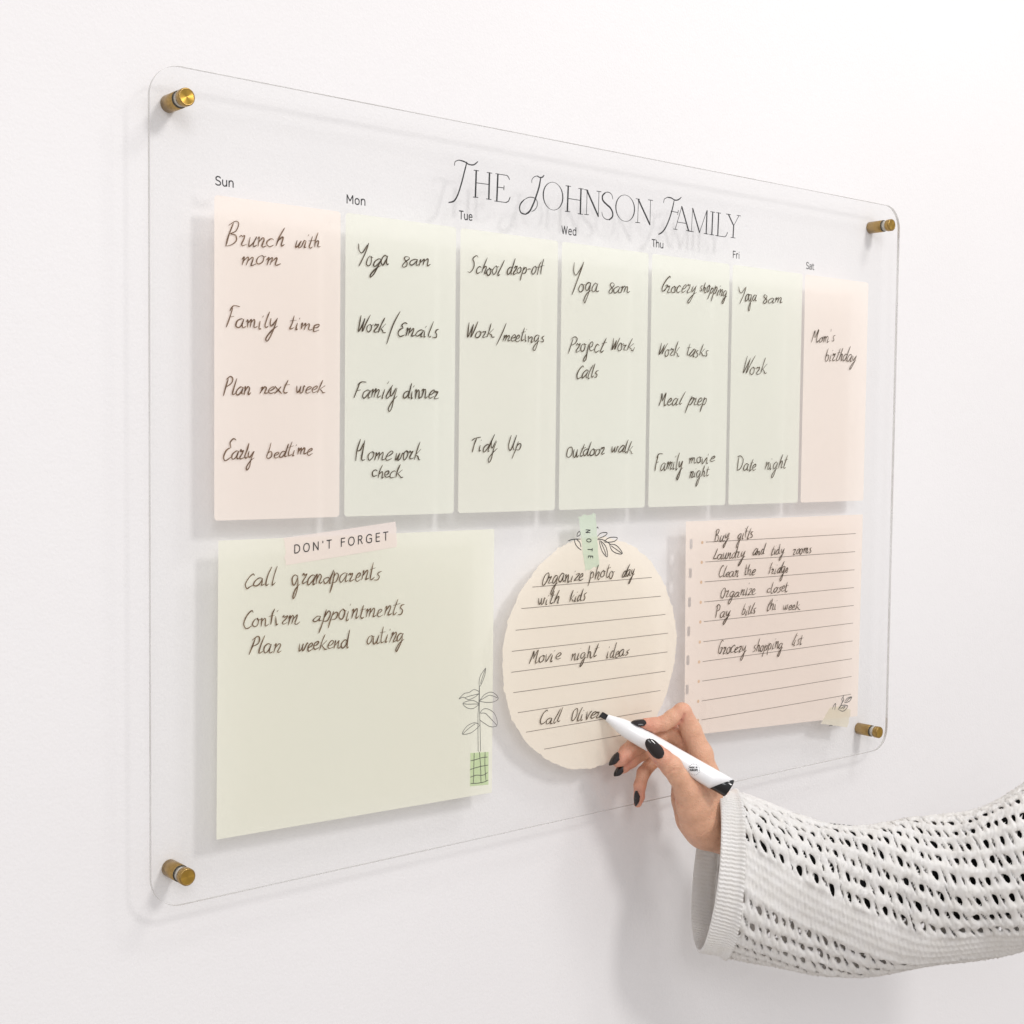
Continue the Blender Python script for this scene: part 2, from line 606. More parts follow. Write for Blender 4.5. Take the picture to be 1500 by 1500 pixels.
# ---- the title, high contrast capitals with swashes, in close-up coordinates
TITLE = [
    (2.6, 1, '192,112 182,150 168,205 152,255 135,283 112,290'), (1.1, 1, '137,128 141,110 160,103'), (2.0, 1, '158,104 180,110 200,122 222,124 240,110'),
    (3.4, 0, '233,150 229,266'), (3.4, 0, '291,160 288,275'), (1.0, 0, '231,203 290,211'), (1, 0, '222,148 244,151'), (1, 0, '219,266 241,268'), (1, 0, '280,158 302,161'), (1, 0, '277,274 299,277'),
    (3.4, 0, '328,165 323,284'), (1, 0, '318,163 368,171'), (1.6, 1, '366,170 374,178 379,190'), (1, 0, '326,222 355,226'), (1.4, 0, '355,216 354,235'), (1, 0, '313,283 362,290'), (1.6, 1, '362,290 374,284 382,266'),
    (1, 1, '477,204 478,188 490,176 503,173'), (2.0, 1, '500,173 513,180 524,178 531,170'), (3.2, 1, '516,181 509,220 496,262 482,300 466,330 448,342'),
    (2.6, 1, '450,342 430,335 423,316 428,295 443,278'), (1.2, 1, '443,278 465,267 488,270 500,284 500,305 490,322 476,330'),
    (1.1, 0, '637,218 633,328'), (3.6, 0, '637,218 633,328'), (3.6, 0, '693,230 690,340'), (1, 0, '636,272 692,281'), (1, 0, '626,216 648,219'), (1, 0, '623,328 645,331'), (1, 0, '682,228 704,231'), (1, 0, '679,339 701,342'),
    (1.2, 0, '720,235 717,343'), (3.8, 0, '719,236 769,350'), (1.2, 0, '772,242 769,350'), (1, 0, '708,233 724,236'), (1, 0, '708,342 727,344'), (1, 0, '762,240 782,243'),
    (1.2, 1, '833,276 828,256 815,245 800,246'), (3.4, 1, '800,247 788,260 789,280 805,298 822,314 832,335 830,354 816,366'), (1.2, 1, '818,366 800,362 788,348 785,332'),
    (1.2, 0, '946,275 942,378'), (3.8, 0, '945,276 996,387'), (1.2, 0, '999,280 996,388'), (1, 0, '935,273 951,276'), (1, 0, '932,377 952,379'), (1, 0, '989,278 1009,281'),
    (1.1, 1, '1056,292 1060,275 1075,266'), (2.2, 1, '1073,267 1090,270 1105,279 1120,278 1134,267'), (2.8, 1, '1103,279 1094,320 1082,360 1066,398 1050,420 1034,430'), (1, 0, '1088,328 1120,334'), (1.3, 0, '1121,324 1118,344'),
    (1.2, 0, '1107,408 1136,308'), (3.6, 0, '1136,308 1166,415'), (1, 0, '1117,376 1155,382'), (1, 0, '1098,406 1116,409'), (1, 0, '1156,413 1176,416'),
    (1.2, 0, '1184,316 1178,418'), (3.4, 0, '1184,316 1214,422'), (1.2, 0, '1214,422 1246,326'), (3.4, 0, '1247,326 1243,427'), (1, 0, '1168,416 1188,419'), (1, 0, '1233,426 1253,429'),
    (3.4, 0, '1272,332 1268,431'), (1, 0, '1262,330 1282,333'), (1, 0, '1258,430 1278,433'),
    (3.4, 0, '1298,336 1294,436'), (1, 0, '1288,334 1308,337'), (1, 0, '1284,435 1324,441'), (1.5, 1, '1324,441 1332,434 1337,420'),
    (3.2, 0, '1341,342 1364,392'), (1.1, 0, '1387,348 1364,392'), (3.2, 0, '1364,390 1361,444'), (1, 0, '1331,340 1351,344'), (1, 0, '1378,346 1394,349'), (1, 0, '1351,443 1371,446'),
]
k = Ink(YP - .0001)


def tz(p):
    return (620 + p[0] / 3, 200 + p[1] / 3)


for w, sm, s in TITLE:
    st = parse(s)[0]
    pts = smooth_path(st, 6) if sm else st
    k.px([tz(p) for p in pts], w * .00044 + .00022, taper=.7 if sm else 1)
for cx, cy, rx, ry in ((570, 262, 43, 61), (887, 315, 41, 58)):      # the round letters: thick sides, hairline top and foot
    pts = [tz((cx + rx * math.sin(t), cy - ry * math.cos(t) + (rx * math.sin(t)) * .12)) for t in np.linspace(0, 2 * math.pi, 40)]
    k.px(pts, .00125, taper=1, wfun=lambda s, t: .35 + .8 * abs(t[1]) ** 2.5)
k.build('title_lettering', m_ink, board, 'printed heading THE JOHNSON FAMILY in thin swash capitals')

# ---- handwriting alphabet (x height 1)
HW = {
    'a': (.95, '.7,.85 .42,1 .1,.7 .02,.25 .22,.0 .5,.25 .74,.9;.74,.95 .66,.3 .74,.02 .95,.12'),
    'b': (.85, '.26,1.95 .14,1.2 .06,.25 .26,0 .56,.2 .58,.75 .34,.95 .1,.6'),
    'c': (.75, '.62,.82 .38,1 .1,.7 .04,.25 .26,0 .68,.2'),
    'd': (.95, '.66,.75 .4,.95 .08,.6 .08,.12 .32,.02 .6,.5 .86,2.0;.86,2.0 .7,.8 .72,.04 .92,.1'),
    'e': (.72, '.06,.42 .36,.5 .56,.78 .4,1 .12,.72 .08,.2 .32,0 .7,.22'),
    'f': (.62, '.42,2.0 .26,1.4 .2,.5 .2,0;.0,1.05 .62,1.15'),
    'g': (.95, '.7,.85 .4,1 .08,.65 .14,.12 .42,.12 .72,.85;.72,.9 .64,0 .5,-.9 .28,-1.3 .16,-1.0 .42,-.3 .92,.15'),
    'h': (.85, '.32,1.95 .18,1.0 .1,0;.12,.45 .4,.98 .58,.8 .54,.2 .64,0 .84,.15'),
    'i': (.55, '.14,.95 .12,.1 .2,0 .32,.1;.22,1.5 .27,1.66'),
    'j': (.45, '.32,1 .24,0 .12,-.9 -.14,-1.15 -.14,-.8 .3,-.1;.38,1.5 .41,1.58'),
    'k': (.9, '.3,1.95 .14,1 .06,0;.68,1.15 .2,.5;.2,.52 .5,.3 .66,.02 .95,.06'),
    'l': (.5, '.34,1.95 .2,1.2 .1,.3 .22,0 .44,.18'),
    'm': (1.2, '0,.75 .12,.98 .12,0;.13,.5 .36,1 .46,.8 .44,.02;.45,.45 .72,1 .84,.75 .82,.12 .94,.02 1.18,.22'),
    'n': (.85, '0,.85 .12,1 .1,0;.12,.45 .4,1 .56,.78 .52,.12 .64,0 .84,.2'),
    'o': (.78, '.36,1 .1,.78 .04,.3 .26,0 .54,.22 .58,.7 .36,1 .52,.86 .76,.88'),
    'p': (.85, '.18,1.15 .1,0 .0,-1.0;.12,.5 .4,1 .64,.7 .52,.12 .16,.1'),
    'r': (.72, '0,.8 .12,1.02 .2,.84 .44,.98 .38,.6 .2,.22 .3,0 .7,.16'),
    's': (.74, '.56,1 .3,.9 .24,.65 .48,.4 .4,.05 .04,.05'),
    't': (.6, '.3,1.8 .18,.8 .16,.2 .3,0 .56,.2;.0,1.12 .6,1.25'),
    'u': (.85, '.06,1 .06,.3 .2,0 .46,.35 .6,1;.6,1 .54,.2 .66,0 .86,.2'),
    'v': (.7, '.04,1 .2,0 .5,.7 .68,1'),
    'w': (1.0, '0,1 .1,.15 .34,.3 .46,.95;.46,.95 .46,.1 .7,.25 .84,.98 .98,.9'),
    'x': (.75, '0,.95 .34,.5 .7,0;.66,1 .36,.55 .02,0'),
    'y': (.85, '.05,1 .08,.4 .3,.25 .6,1;.66,1 .52,0 .36,-1 .16,-1.4 .06,-1.05 .4,-.3 .84,.2'),
    'z': (.7, '.05,.88 .3,1 .58,.92 .3,.45 .05,.06 .36,.1 .68,.08'),
    'B': (1.0, '.22,1.9 .1,.9 0,.0;-.08,1.7 .3,2.05 .62,1.85 .5,1.3 .2,1.08 .6,.95 .72,.5 .45,.1 .02,.05'),
    'C': (.95, '.82,1.75 .6,2 .28,1.5 .1,.6 .3,.02 .6,.05 .92,.3'),
    'D': (1.1, '.3,1.85 .16,1 .1,.0;.0,1.8 .5,1.95 .92,1.4 .86,.6 .5,.1 .05,.0'),
    'E': (.95, '.88,1.85 .5,2 .24,1.6 .48,1.2;.48,1.2 .12,.9 .04,.35 .34,0 .9,.25'),
    'F': (.95, '.2,1.75 .12,.8 .06,.0;.0,1.5 .3,1.95 .88,1.9;.1,.95 .5,1.05'),
    'G': (1.0, '.78,1.85 .5,2.0 .14,1.3 .1,.45 .4,.05 .7,.35;.42,.85 .8,.9 .7,.3 .6,.0'),
    'H': (1.1, '.22,2 .12,1 .06,.0;.08,.9 .4,1.0 .62,1.6;.66,1.9 .6,.9 .62,.1 .9,.1'),
    'K': (.95, '.22,2 .14,1 .08,.0;.75,1.9 .2,1.0;.2,1.0 .5,.7 .6,.1 .9,.1'),
    'L': (.85, '.3,1.9 .14,.9 .04,.08 .4,.0 .8,.12'),
    'M': (1.3, '.06,0 .22,1.0 .34,1.85 .5,.7;.5,.7 .92,1.95 .86,.8 .94,.02 1.24,.2'),
    'O': (1.0, '.5,1.95 .2,1.6 .06,.8 .22,.08 .56,.05 .84,.7 .84,1.5 .6,1.95 .35,1.8'),
    'P': (.9, '.26,1.8 .14,.9 .06,-.05;.0,1.65 .4,2 .76,1.7 .66,1.2 .16,.95'),
    'S': (1.05, '.84,1.8 .56,2 .28,1.65 .5,1.15 .62,.6 .4,.08 0,.15'),
    'T': (1.0, '.0,1.5 .3,1.85 1.0,1.95;.52,1.88 .42,1 .36,.0'),
    'U': (.95, '.12,1.9 .06,.7 .24,.05 .56,.4 .78,1.9;.8,1.9 .72,.6 .84,.02'),
    'W': (1.15, '.0,1.9 .1,.9 .16,.08 .42,.9 .6,1.6;.58,1.6 .56,.8 .62,.1 .86,1.0 1.1,1.95'),
    'Y': (.9, '.05,2 .12,1.4 .34,1.2 .78,1.9;.84,2.05 .56,1.0 .1,-.15'),
    '8': (.75, '.5,1.7 .2,1.85 .08,1.45 .5,.75 .5,.15 .2,.0 .06,.35 .36,.95 .6,1.4 .5,1.7'),
    '/': (.8, '.9,2.0 .5,.7 .0,-1.1'), "'": (.3, '.2,1.95 .1,1.6'), ',': (.4, '.2,.1 .02,-.5'), '-': (.8, '.08,.6 .3,.64 .62,.62'),
    ' ': (.7, ''),
}
CAPS = set('BCDEFGHKLMOPSTUWY8')


def word(ink, text, u0, v0, u1, v1, xh, cap=None, w=.00104, slant=.22, asc=1.0):
    """write a word: baseline from (u0,v0) to (u1,v1) in photograph pixels, laid on the board"""
    cap = cap or xh * 2
    sx = [HW[c][0] * (cap / (2.1 * xh) if c in CAPS else 1) for c in text]
    tot = sum(sx) - .12
    if text in 'Y/':
        slant = .03
    p0, p1 = np.array([u0, v0], float), np.array([u1, v1], float)
    d = (p1 - p0) / tot
    x = 0
    for c, adv in zip(text, sx):
        yk = (cap / 2.0 if c in CAPS else xh)
        xk = adv / HW[c][0]
        jy, js, jr = rng.normal(0, .07), rng.normal(0, .08), 1 + rng.normal(0, .09)
        jp = rng.normal(0, .032, (60, 2))
        idx = 0
        for st in parse(HW[c][1]):
            pts = []
            for a, b_ in st:
                a += jp[idx % 60, 0]
                b_ = b_ * jr + jy + jp[idx % 60, 1]
                if b_ > 1.25 and c not in CAPS:
                    b_ = 1 + (b_ - 1) * asc
                idx += 1
                pts.append(p0 + d * (x + a * xk) + np.array([(slant + js) * b_ * yk, -b_ * yk]))
            q = smooth_path(pts, 5) if len(pts) > 2 else pts
            ink.px(q, w * rng.uniform(.85, 1.15), taper=.45, wfun=lambda s, t, p=rng.uniform(0, 6): .74 + .34 * abs(t[1]) + .14 * math.sin(9 * s + p))
        x += adv


ENT = [
    ('Brunch with mom', m_brown, [('Brunch', 330, 360, 414, 361, 14, 36), ('with', 431, 363, 468, 363, 11, None, 1.2), ('mom', 353, 388, 408, 388, 11)]),
    ('Family time', m_brown, [('Family', 331, 480, 404, 481, 12.5, 27), ('time', 422, 482, 466, 485, 11)]),
    ('Plan next week', m_brown, [('Plan', 327, 580, 366, 577, 11, 25, 1.1), ('next', 380, 577, 420, 576, 10.5), ('week', 434, 576, 474, 576, 9.5, None, 1.1)]),
    ('Early bedtime', m_brown, [('Early', 326, 674, 371, 672, 11, 27), ('bedtime', 390, 671, 456, 666, 10.5, None, 1.15)]),
    ('Yoga 8am', m_dark, [('Y', 524, 388, 539, 387, 16, 33), ('oga', 536, 390, 568, 389, 14), ('8am', 588, 391, 629, 389, 10, 19)]),
    ('Work/Emails', m_dark, [('Work', 523, 488, 563, 487, 12, 25), ('/', 567, 487, 580, 486, 15.5), ('Emails', 582, 491, 640, 495, 10.5, 21, 1.1)]),
    ('Family dinner', m_dark, [('Family', 518, 583, 580, 583, 13, 28), ('dinner', 590, 583, 641, 584, 11)]),
    ('Homework check', m_dark, [('Home', 520, 676, 572, 674, 12, 29), ('work', 578, 674, 614, 673, 12), ('check', 544, 699, 588, 700, 9.5)]),
    ('School drop-off', m_dark, [('School', 684, 400, 732, 402, 10.5, 26, 1.3), ('drop-off', 742, 401, 795, 402, 10.5)]),
    ('Work/meetings', m_dark, [('Work', 683, 495, 722, 494, 11, 22), ('/', 728, 493, 738, 493, 11.5), ('meetings', 736, 499, 797, 501, 10.5)]),
    ('Tidy Up', m_dark, [('Tidy', 688, 662, 726, 660, 12, 26, 1.2), ('Up', 743, 660, 762, 660, 11.5, 23)]),
    ('Yoga 8am', m_dark, [('Y', 836, 429, 849, 429, 20, 41), ('oga', 847, 427, 876, 427, 13), ('8am', 891, 429, 921, 429, 9, 17)]),
    ('Project Work, Calls', m_dark, [('Project', 832, 516, 883, 515, 12, 27), ('Work,', 895, 513, 930, 512, 10, 18), ('Calls', 843, 554, 875, 553, 9.5, 20)]),
    ('Outdoor walk', m_dark, [('Outdoor', 829, 670, 885, 666, 10.5, 22), ('walk', 895, 664, 926, 664, 9.5)]),
    ('Grocery shopping', m_dark, [('Grocery', 967, 427, 1018, 430, 10.5, 21), ('shopping', 1024, 427, 1064, 434, 9)]),
    ('Work tasks', m_dark, [('Work', 964, 521, 994, 521, 10, 19), ('tasks', 1005, 521, 1036, 522, 9.5)]),
    ('Meal prep', m_dark, [('Meal', 965, 594, 997, 593, 9, 18), ('prep', 1007, 594, 1034, 594, 10)]),
    ('Family movie night', m_dark, [('Family', 959, 689, 999, 687, 11, 25), ('movie', 1009, 680, 1045, 677, 8.5), ('night', 1009, 700, 1037, 697, 8.5)]),
    ('Yoga 8am', m_dark, [('Y', 1082, 443, 1093, 443, 14, 30), ('oga', 1091, 442, 1107, 442, 11), ('8am', 1118, 445, 1145, 444, 8, 15)]),
    ('Work', m_dark, [('Work', 1086, 549, 1121, 549, 11, 24)]),
    ('Date night', m_dark, [('Date', 1079, 690, 1106, 689, 10, 23), ('night', 1120, 688, 1150, 686, 10)]),
    ("Mom's birthday", m_dark, [("Mom's", 1188, 502, 1222, 501, 9, 21), ('birthday', 1208, 529, 1253, 529, 10)]),
    ('Call grandparents', m_brown, [('Call', 357, 861, 402, 856, 13, 24), ('grandparents', 427, 857, 556, 849, 13)]),
    ('Confirm appointments', m_brown, [('Confirm', 355, 919, 437, 913, 12, 25), ('appointments', 458, 912, 590, 900, 13)]),
    ('Plan weekend outing', m_brown, [('Plan', 364, 958, 410, 956, 12.5, 25), ('weekend', 436, 955, 510, 947, 12), ('outing', 536, 945, 590, 939, 12.5)]),
    ('Organize photo day with kids', m_dark, [('Organize', 793, 857, 853, 850, 10.5, 18), ('photo', 863, 849, 898, 845, 10.5), ('day', 911, 845, 928, 843, 9.5), ('with', 788, 887, 818, 884, 10), ('kids', 834, 882, 857, 879, 9.5)]),
    ('Movie night ideas', m_dark, [('Movie', 775, 972, 819, 967, 10, 19), ('night', 836, 967, 872, 963, 10), ('ideas', 888, 964, 920, 960, 9.5)]),
    ('Call Oliver', m_dark, [('Call', 789, 1062, 819, 1058, 10, 21), ('Oliver', 836, 1056, 879, 1051, 10, 16)]),
    ('Buy gifts', m_dark, [('Buy', 1047, 793, 1067, 791, 9, 17), ('gifts', 1080, 790, 1102, 788, 9)]),
    ('Laundry and tidy rooms', m_dark, [('Laundry', 1045, 819, 1090, 816, 8.5, 16), ('and', 1102, 814, 1119, 812, 7.5), ('tidy', 1129, 813, 1148, 811, 8), ('rooms', 1161, 812, 1188, 810, 7.5)]),
    ('Clean the fridge', m_dark, [('Clean', 1052, 846, 1081, 844, 8, 15), ('the', 1090, 843, 1105, 842, 8), ('fridge', 1125, 841, 1154, 838, 8)]),
    ('Organize closet', m_dark, [('Organize', 1055, 876, 1106, 871, 9, 16), ('closet', 1123, 869, 1153, 866, 8.5)]),
    ('Pay bills this week', m_dark, [('Pay', 1048, 905, 1068, 903, 9.5, 18), ('bills', 1086, 901, 1106, 899, 8), ('thi', 1122, 895, 1137, 893, 8), ('week', 1147, 894, 1171, 892, 7.5)]),
    ('Grocery shopping list', m_dark, [('Grocery', 1051, 958, 1092, 955, 9, 17), ('shopping', 1102, 955, 1146, 949, 9), ('list', 1159, 946, 1174, 944, 8.5)]),
]
for nme, m, words in ENT:
    k = Ink(YI)
    for wd in words:
        t, u0, v0, u1, v1, xh = wd[:6]
        cap = wd[6] if len(wd) > 6 else None
        word(k, t, u0, v0, u1, v1, xh, cap, asc=wd[7] if len(wd) > 7 else 1.0)
    o = k.build('handwritten_entry', m, board, 'handwritten ' + nme)


# ---- the sage note with its tape and potted plant
def quad(pts, y):
    return [on(u, v, y)[[0, 2]] for u, v in pts]


def torn(a, b_, n, amp):
    """points from a to b with small random steps sideways"""
    a, b_ = np.array(a, float), np.array(b_, float)
    d = b_ - a
    nn = np.array([-d[1], d[0]]) / np.linalg.norm(d)
    return [a + d * t + nn * rng.normal(0, amp) for t in np.linspace(0, 1, n)[:-1]]


note = slab('sage_note', quad([(320, 792), (317, 1230), (720.5, 1161), (724, 775)], YP), YP, 0, m_note, board)
note['label'] = 'large plain sage note'


def zp(x, y):
    return (600 + x * .16, 940 + y * .16)


k = Ink(YP - .0002)
PLANT = ['697,240 655,300 638,350 640,410 665,370 690,300 697,240', '697,245 672,310 650,385',
         '635,455 590,438 545,465 500,475 452,525 490,508 540,530 600,505 635,475', '630,478 580,490 540,500 510,512',
         '640,545 680,490 735,462 780,475 812,520 770,550 700,555 642,545', '650,535 700,505 740,490 805,515',
         '632,565 590,540 545,540 488,565 525,605 580,612 630,580', '488,565 530,572 600,570 632,572',
         '640,660 670,620 715,615 770,650 798,710 798,770 740,778 690,750 640,715', '650,655 690,655 730,690 798,765',
         '635,755 590,742 530,770 488,825 490,848 560,835 620,790 640,765', '490,842 540,795 600,752',
         '638,400 634,560 626,700 628,1005', '640,420 640,600 645,760 650,1005']
for s in PLANT:
    k.px([zp(*p) for p in smooth_path(parse(s)[0], 4)], .00048, taper=1)
k.build('plant_drawing', m_inksoft, note)
pot = slab('plant_pot_drawing', quad([zp(*p) for p in ((555, 1018), (552, 1322), (720, 1308), (722, 1008))], YP), YP - .0003, 0, m_pot, note)
k = Ink(YP - .0005)
for s in ('592,1020 588,1150 585,1300', '640,1010 650,1140 654,1290', '692,1010 690,1140 700,1275', '560,1090 610,1078 660,1062 712,1056',
          '555,1170 610,1152 660,1140 718,1130', '558,1240 610,1222 670,1222 714,1198', '560,1298 620,1295 680,1285 720,1266'):
    k.px([zp(*p) for p in smooth_path(parse(s)[0], 4)], .00055, taper=1)
k.build('pot_pattern', m_inksoft, note)

tp = torn((416, 788), (418, 828), 8, .8) + [(418, 828)] + [(498, 815)] + torn((581, 801), (579, 764), 8, 1.0) + [(579, 764), (500, 776)]
tape = slab('tape_strip', quad(tp, YP), YP - .0004, 0, m_tapep, board)
tape['label'] = 'blush tape strip at the top of the sage note'
k = Ink(YP - .0007)
sans_px(k, "DON'T FORGET", (431, 810.5), (568, 791), 12, .00078, .33)
k.build('tape_lettering', m_ink, tape, "printed words DON'T FORGET")

# ---- the round cream note
rc = on(863, 951, YP)
e_l, e_r, e_t, e_b = on(736, 953, YP), on(990.5, 930, YP), on(872, 786, YP), on(850, 1128, YP)
cx, cz = (e_l[0] + e_r[0]) / 2, (e_t[2] + e_b[2]) / 2
rx, rz = (e_r[0] - e_l[0]) / 2, (e_t[2] - e_b[2]) / 2
op = []
for i in range(220):
    t = 2 * math.pi * i / 220
    q = 1 + .0045 * math.sin(7 * t + 1) + .003 * math.sin(23 * t) + rng.normal(0, .0042)
    op.append((cx + rx * math.cos(t) * q, cz + rz * math.sin(t) * q))
rnote = slab('round_note', op, YP, 0, m_round, board)
rnote['label'] = 'round cream note with torn edge and ruled lines'


def c4(x, y):
    return (720 + x * .26654, 740 + y * .26667)


for x1, y1, x2, y2 in ((225, 450, 880, 397), (165, 568, 930, 500), (133, 687, 955, 600), (112, 803, 970, 703), (110, 918, 967, 806),
                       (120, 1030, 955, 912), (145, 1140, 928, 1018), (190, 1247, 880, 1130), (290, 1340, 800, 1248)):
    k = Ink(YP - .0002)
    k.px([c4(x1, y1), c4((x1 + x2) / 2, (y1 + y2) / 2), c4(x2, y2)], .00052, taper=1)
    k.build('ruled_line', m_line, rnote)
k = Ink(YP - .0002)
LEAF = ['420,197 445,188 490,186', '455,190 462,215 478,235 494,247', '468,188 485,205 492,230', '470,172 472,155 484,142', '484,143 488,160 472,172', '575,128 583,120 586,130',
        '582,172 598,155 620,150 636,154 620,170 584,184', '582,190 606,188 640,205 655,218', '618,200 640,182 665,176 692,180 672,200 622,204',
        '648,214 680,218 705,240 719,266 690,265 662,248 648,216', '656,222 690,246 716,264', '592,194 598,225 612,260 636,284 634,245 620,215 596,194', '600,200 618,240 630,275']
for s in LEAF:
    k.px([c4(*p) for p in smooth_path(parse(s)[0], 4)], .0008, taper=.6)
k.build('leaf_drawing', m_ink, rnote)
tp = torn((847, 756.5), (857, 836), 14, .35) + torn((857, 836), (878, 829), 9, 1.0) + torn((878, 829), (872, 751.5), 14, .35) + torn((872, 751.5), (847, 756.5), 9, 1.0)
tape2 = slab('tape_strip', quad(tp, YP), YP - .0004, 0, m_tapeg, board)
tape2['label'] = 'mint tape strip on the round note'
k = Ink(YP - .0007)
for ch, u, v in (('N', 858.3, 775.6), ('O', 859.6, 788.8), ('T', 861.2, 802.8), ('E', 862, 813.8)):
    for st in parse(SANS[ch][1]):                # turned a quarter: reads downwards
        pts = smooth_path(st, 4) if len(st) > 2 else st
        k.px([(u + 6.6 * b_ - .4 * a, v + 6.8 * a + .4 * b_) for a, b_ in pts], .0007, taper=1)
k.build('tape_lettering', m_ink, tape2, 'printed word NOTE reading downwards')


# ---- the rose ruled note with punched holes
def c5(x, y):
    return (980 + x * .26, 740 + y * .26)


holes = []
for i in range(7):
    u, v = 1012.3 - i * 1.15, 797 + i * 42.6
    u2 = 1008.8 - i * .9
    c_ = on(u, v, YP)
    holes.append(rrect(c_[0] - .0021, c_[0] + .0021, c_[2] - .0048, c_[2] + .0048, .0014, 3))
rose = slab('rose_note', quad([(1004.7, 764), (1002.5, 1078), (1256, 1049), (1264, 753.5)], YP), YP, 0, m_rose, board, holes)
rose['label'] = 'rose ruled note with punched holes on its left'
for i, (bx, by, rx_, ry_) in enumerate(((187, 210, 1052, 160), (184, 322, 1048, 262), (181, 434, 1045, 364), (178, 547, 1042, 464), (176, 658, 1040, 565),
                                        (173, 771, 1037, 664), (169, 883, 1034, 765), (167, 993, 1030, 865), (164, 1105, 1028, 965), (162, 1212, 1025, 1065))):
    k = Ink(YP - .0002)
    k.px([c5(bx + 21, by - 2), c5((bx + rx_) / 2 + 10, (by + ry_) / 2), c5(rx_, ry_)], .00052, taper=1)
    k.build('ruled_line', m_line, rose)
    c_ = on(*c5(bx, by), YP)
    slab('bullet', [(c_[0] + .0016 * math.cos(t), c_[2] + .0016 * math.sin(t)) for t in np.linspace(0, 2 * math.pi, 15)[:-1]], YP - .0002, .0001, m_bullet, rose)
tp = torn((1215.5, 1036), (1202, 1060), 8, .5) + [(1202, 1060), (1241, 1065.5)] + torn((1241, 1065.5), (1246, 1040), 8, .5) + [(1246, 1040), (1232, 1034)]
tape3 = slab('tape_strip', quad(tp, YP), YP - .0004, 0, m_tapec, board)
tape3['label'] = 'cream tape scrap on the lower right corner of the rose note'


def c8(x, y):
    return (1200 + x * .09333, 980 + y * .09333)


k = Ink(YP - .0006)
for s in ('205,630 240,555 262,548 250,600 246,640', '390,405 375,440 355,470 365,510 345,560 320,600 300,635', '375,440 385,490 355,540', '400,525 430,470 470,445 512,440 480,500 440,520 402,527',
          '425,510 470,465 505,445', '300,635 330,600 350,570 445,575 420,630 370,662 310,640', '330,630 370,600 410,590 370,630', '150,890 180,885 210,890'):
    k.px([c8(*p) for p in smooth_path(parse(s)[0], 4)], .0008, taper=.6)
k.build('leaf_drawing', m_inksoft, rose)


# ------------------------------------------------------------------ the four standoffs
def revolve(prof, n=36):
    """prof: (r, y) -> rings round the y axis"""
    v, f = [], []
    for r, y in prof:
        for i in range(n):
            t = 2 * math.pi * i / n
            v.append((r * math.cos(t), y, r * math.sin(t)))
    for j in range(len(prof) - 1):
        for i in range(n):
            f.append((j * n + i, j * n + (i + 1) % n, (j + 1) * n + (i + 1) % n, (j + 1) * n + i))
    f.append(tuple(range(n))[::-1])
    f.append(tuple(range((len(prof) - 1) * n, len(prof) * n)))
    return v, f


def part_rev(name, prof, m, parent, face=None):
    v, f = revolve(prof)
    me = mesh(name, v, f)
    o = link(name, me, None, [m] + ([face] if face else []), False)
    for p in me.polygons:
        p.use_smooth = len(p.vertices) == 4 and p.normal.y ** 2 < .9
        if face and abs(p.normal.y) > .95:
            p.material_index = 1
    bm = bmesh.new()
    bm.from_mesh(me)
    bmesh.ops.recalc_face_normals(bm, faces=bm.faces)
    bm.to_mesh(me)
    bm.free()
    o.parent = parent
    return o


RB = .0064
st0 = thing('standoff', 'brass standoff at the top left corner of the board beside the Sun column', 'standoff', (.0248, YW, -.0223), 'brass standoffs fixing the board to the wall')
part_rev('barrel', [(RB - .0004, 0), (RB, -.0004), (RB, -(YW - T) + .0012), (RB - .0003, -(YW - T) + .0009)], m_brass, st0)
part_rev('gasket', [(RB - .0001, -(YW - T) + .0009), (RB - .0001, -(YW - T) + .0001)], m_rubber, st0)
part_rev('spacer', [(RB - .0007, -(YW - T) - .0001), (RB - .0007, -YW - .0015)], m_clear, st0)
part_rev('cap', [(RB - .0003, -YW - .0015), (RB, -YW - .0018), (RB, -YW - .0067), (RB - .0003, -YW - .0072), (RB - .0009, -YW - .0074), (RB - .0012, -YW - .0071), (.0001, -YW - .0069)], m_brass, st0, m_brassf)
for (x, z), lab in (((BW - .0248, -.0223), 'brass standoff at the top right corner of the board above the Sat column'),
                    ((BW - .0248, -BH + .0223), 'brass standoff at the lower right corner of the board beside the rose note'),
                    ((.0248, -BH + .0223), 'brass standoff at the lower left corner of the board below the sage note')):
    c_ = st0.copy()
    C.objects.link(c_)
    c_.location = (x, YW, z)
    c_['label'] = lab
    for ch in list(st0.children):
        d = ch.copy()
        C.objects.link(d)
        d.parent = c_

# ------------------------------------------------------------------ the marker pen
nb = at(860 + 167 * .17333, 1000 + 294 * .17333, -1.5)         # where the nib leaves the nose
en = at(860 + 1203 * .17333, 1000 + 895 * .17333, -14)
tip = on(879.5, 1047.5, -.0004)
ax = en - nb
LEN = np.linalg.norm(ax)
ax /= LEN
camdir = CAM - (nb + en) / 2
camdir /= np.linalg.norm(camdir)
s1 = camdir - ax * (camdir @ ax)
s1 /= np.linalg.norm(s1)                                       # towards the viewer
s2 = np.cross(ax, s1)
if s2[2] < 0:
    s2 = -s2                                                   # upwards across the barrel
ZM = LEN / 1198.0                                              # metres per close-up unit
pen = thing('marker_pen', 'white whiteboard marker with black chisel nib and black end plug held in the hand', 'marker', tuple(nb))
PROF = [(0, 27), (3, 30), (30, 36), (60, 44), (95, 53), (130, 62), (165, 69), (200, 74), (240, 77), (300, 78.5), (420, 79), (424, 78), (428, 79), (700, 81), (960, 84), (1030, 85)]
NR = 48


def rings(fr):
    v, f = [], []
    for ring in fr:
        v += ring
    n = len(fr[0])
    for j in range(len(fr) - 1):
        for i in range(n):
            f.append((j * n + i, j * n + (i + 1) % n, (j + 1) * n + (i + 1) % n, (j + 1) * n + i))
    return v, f, n


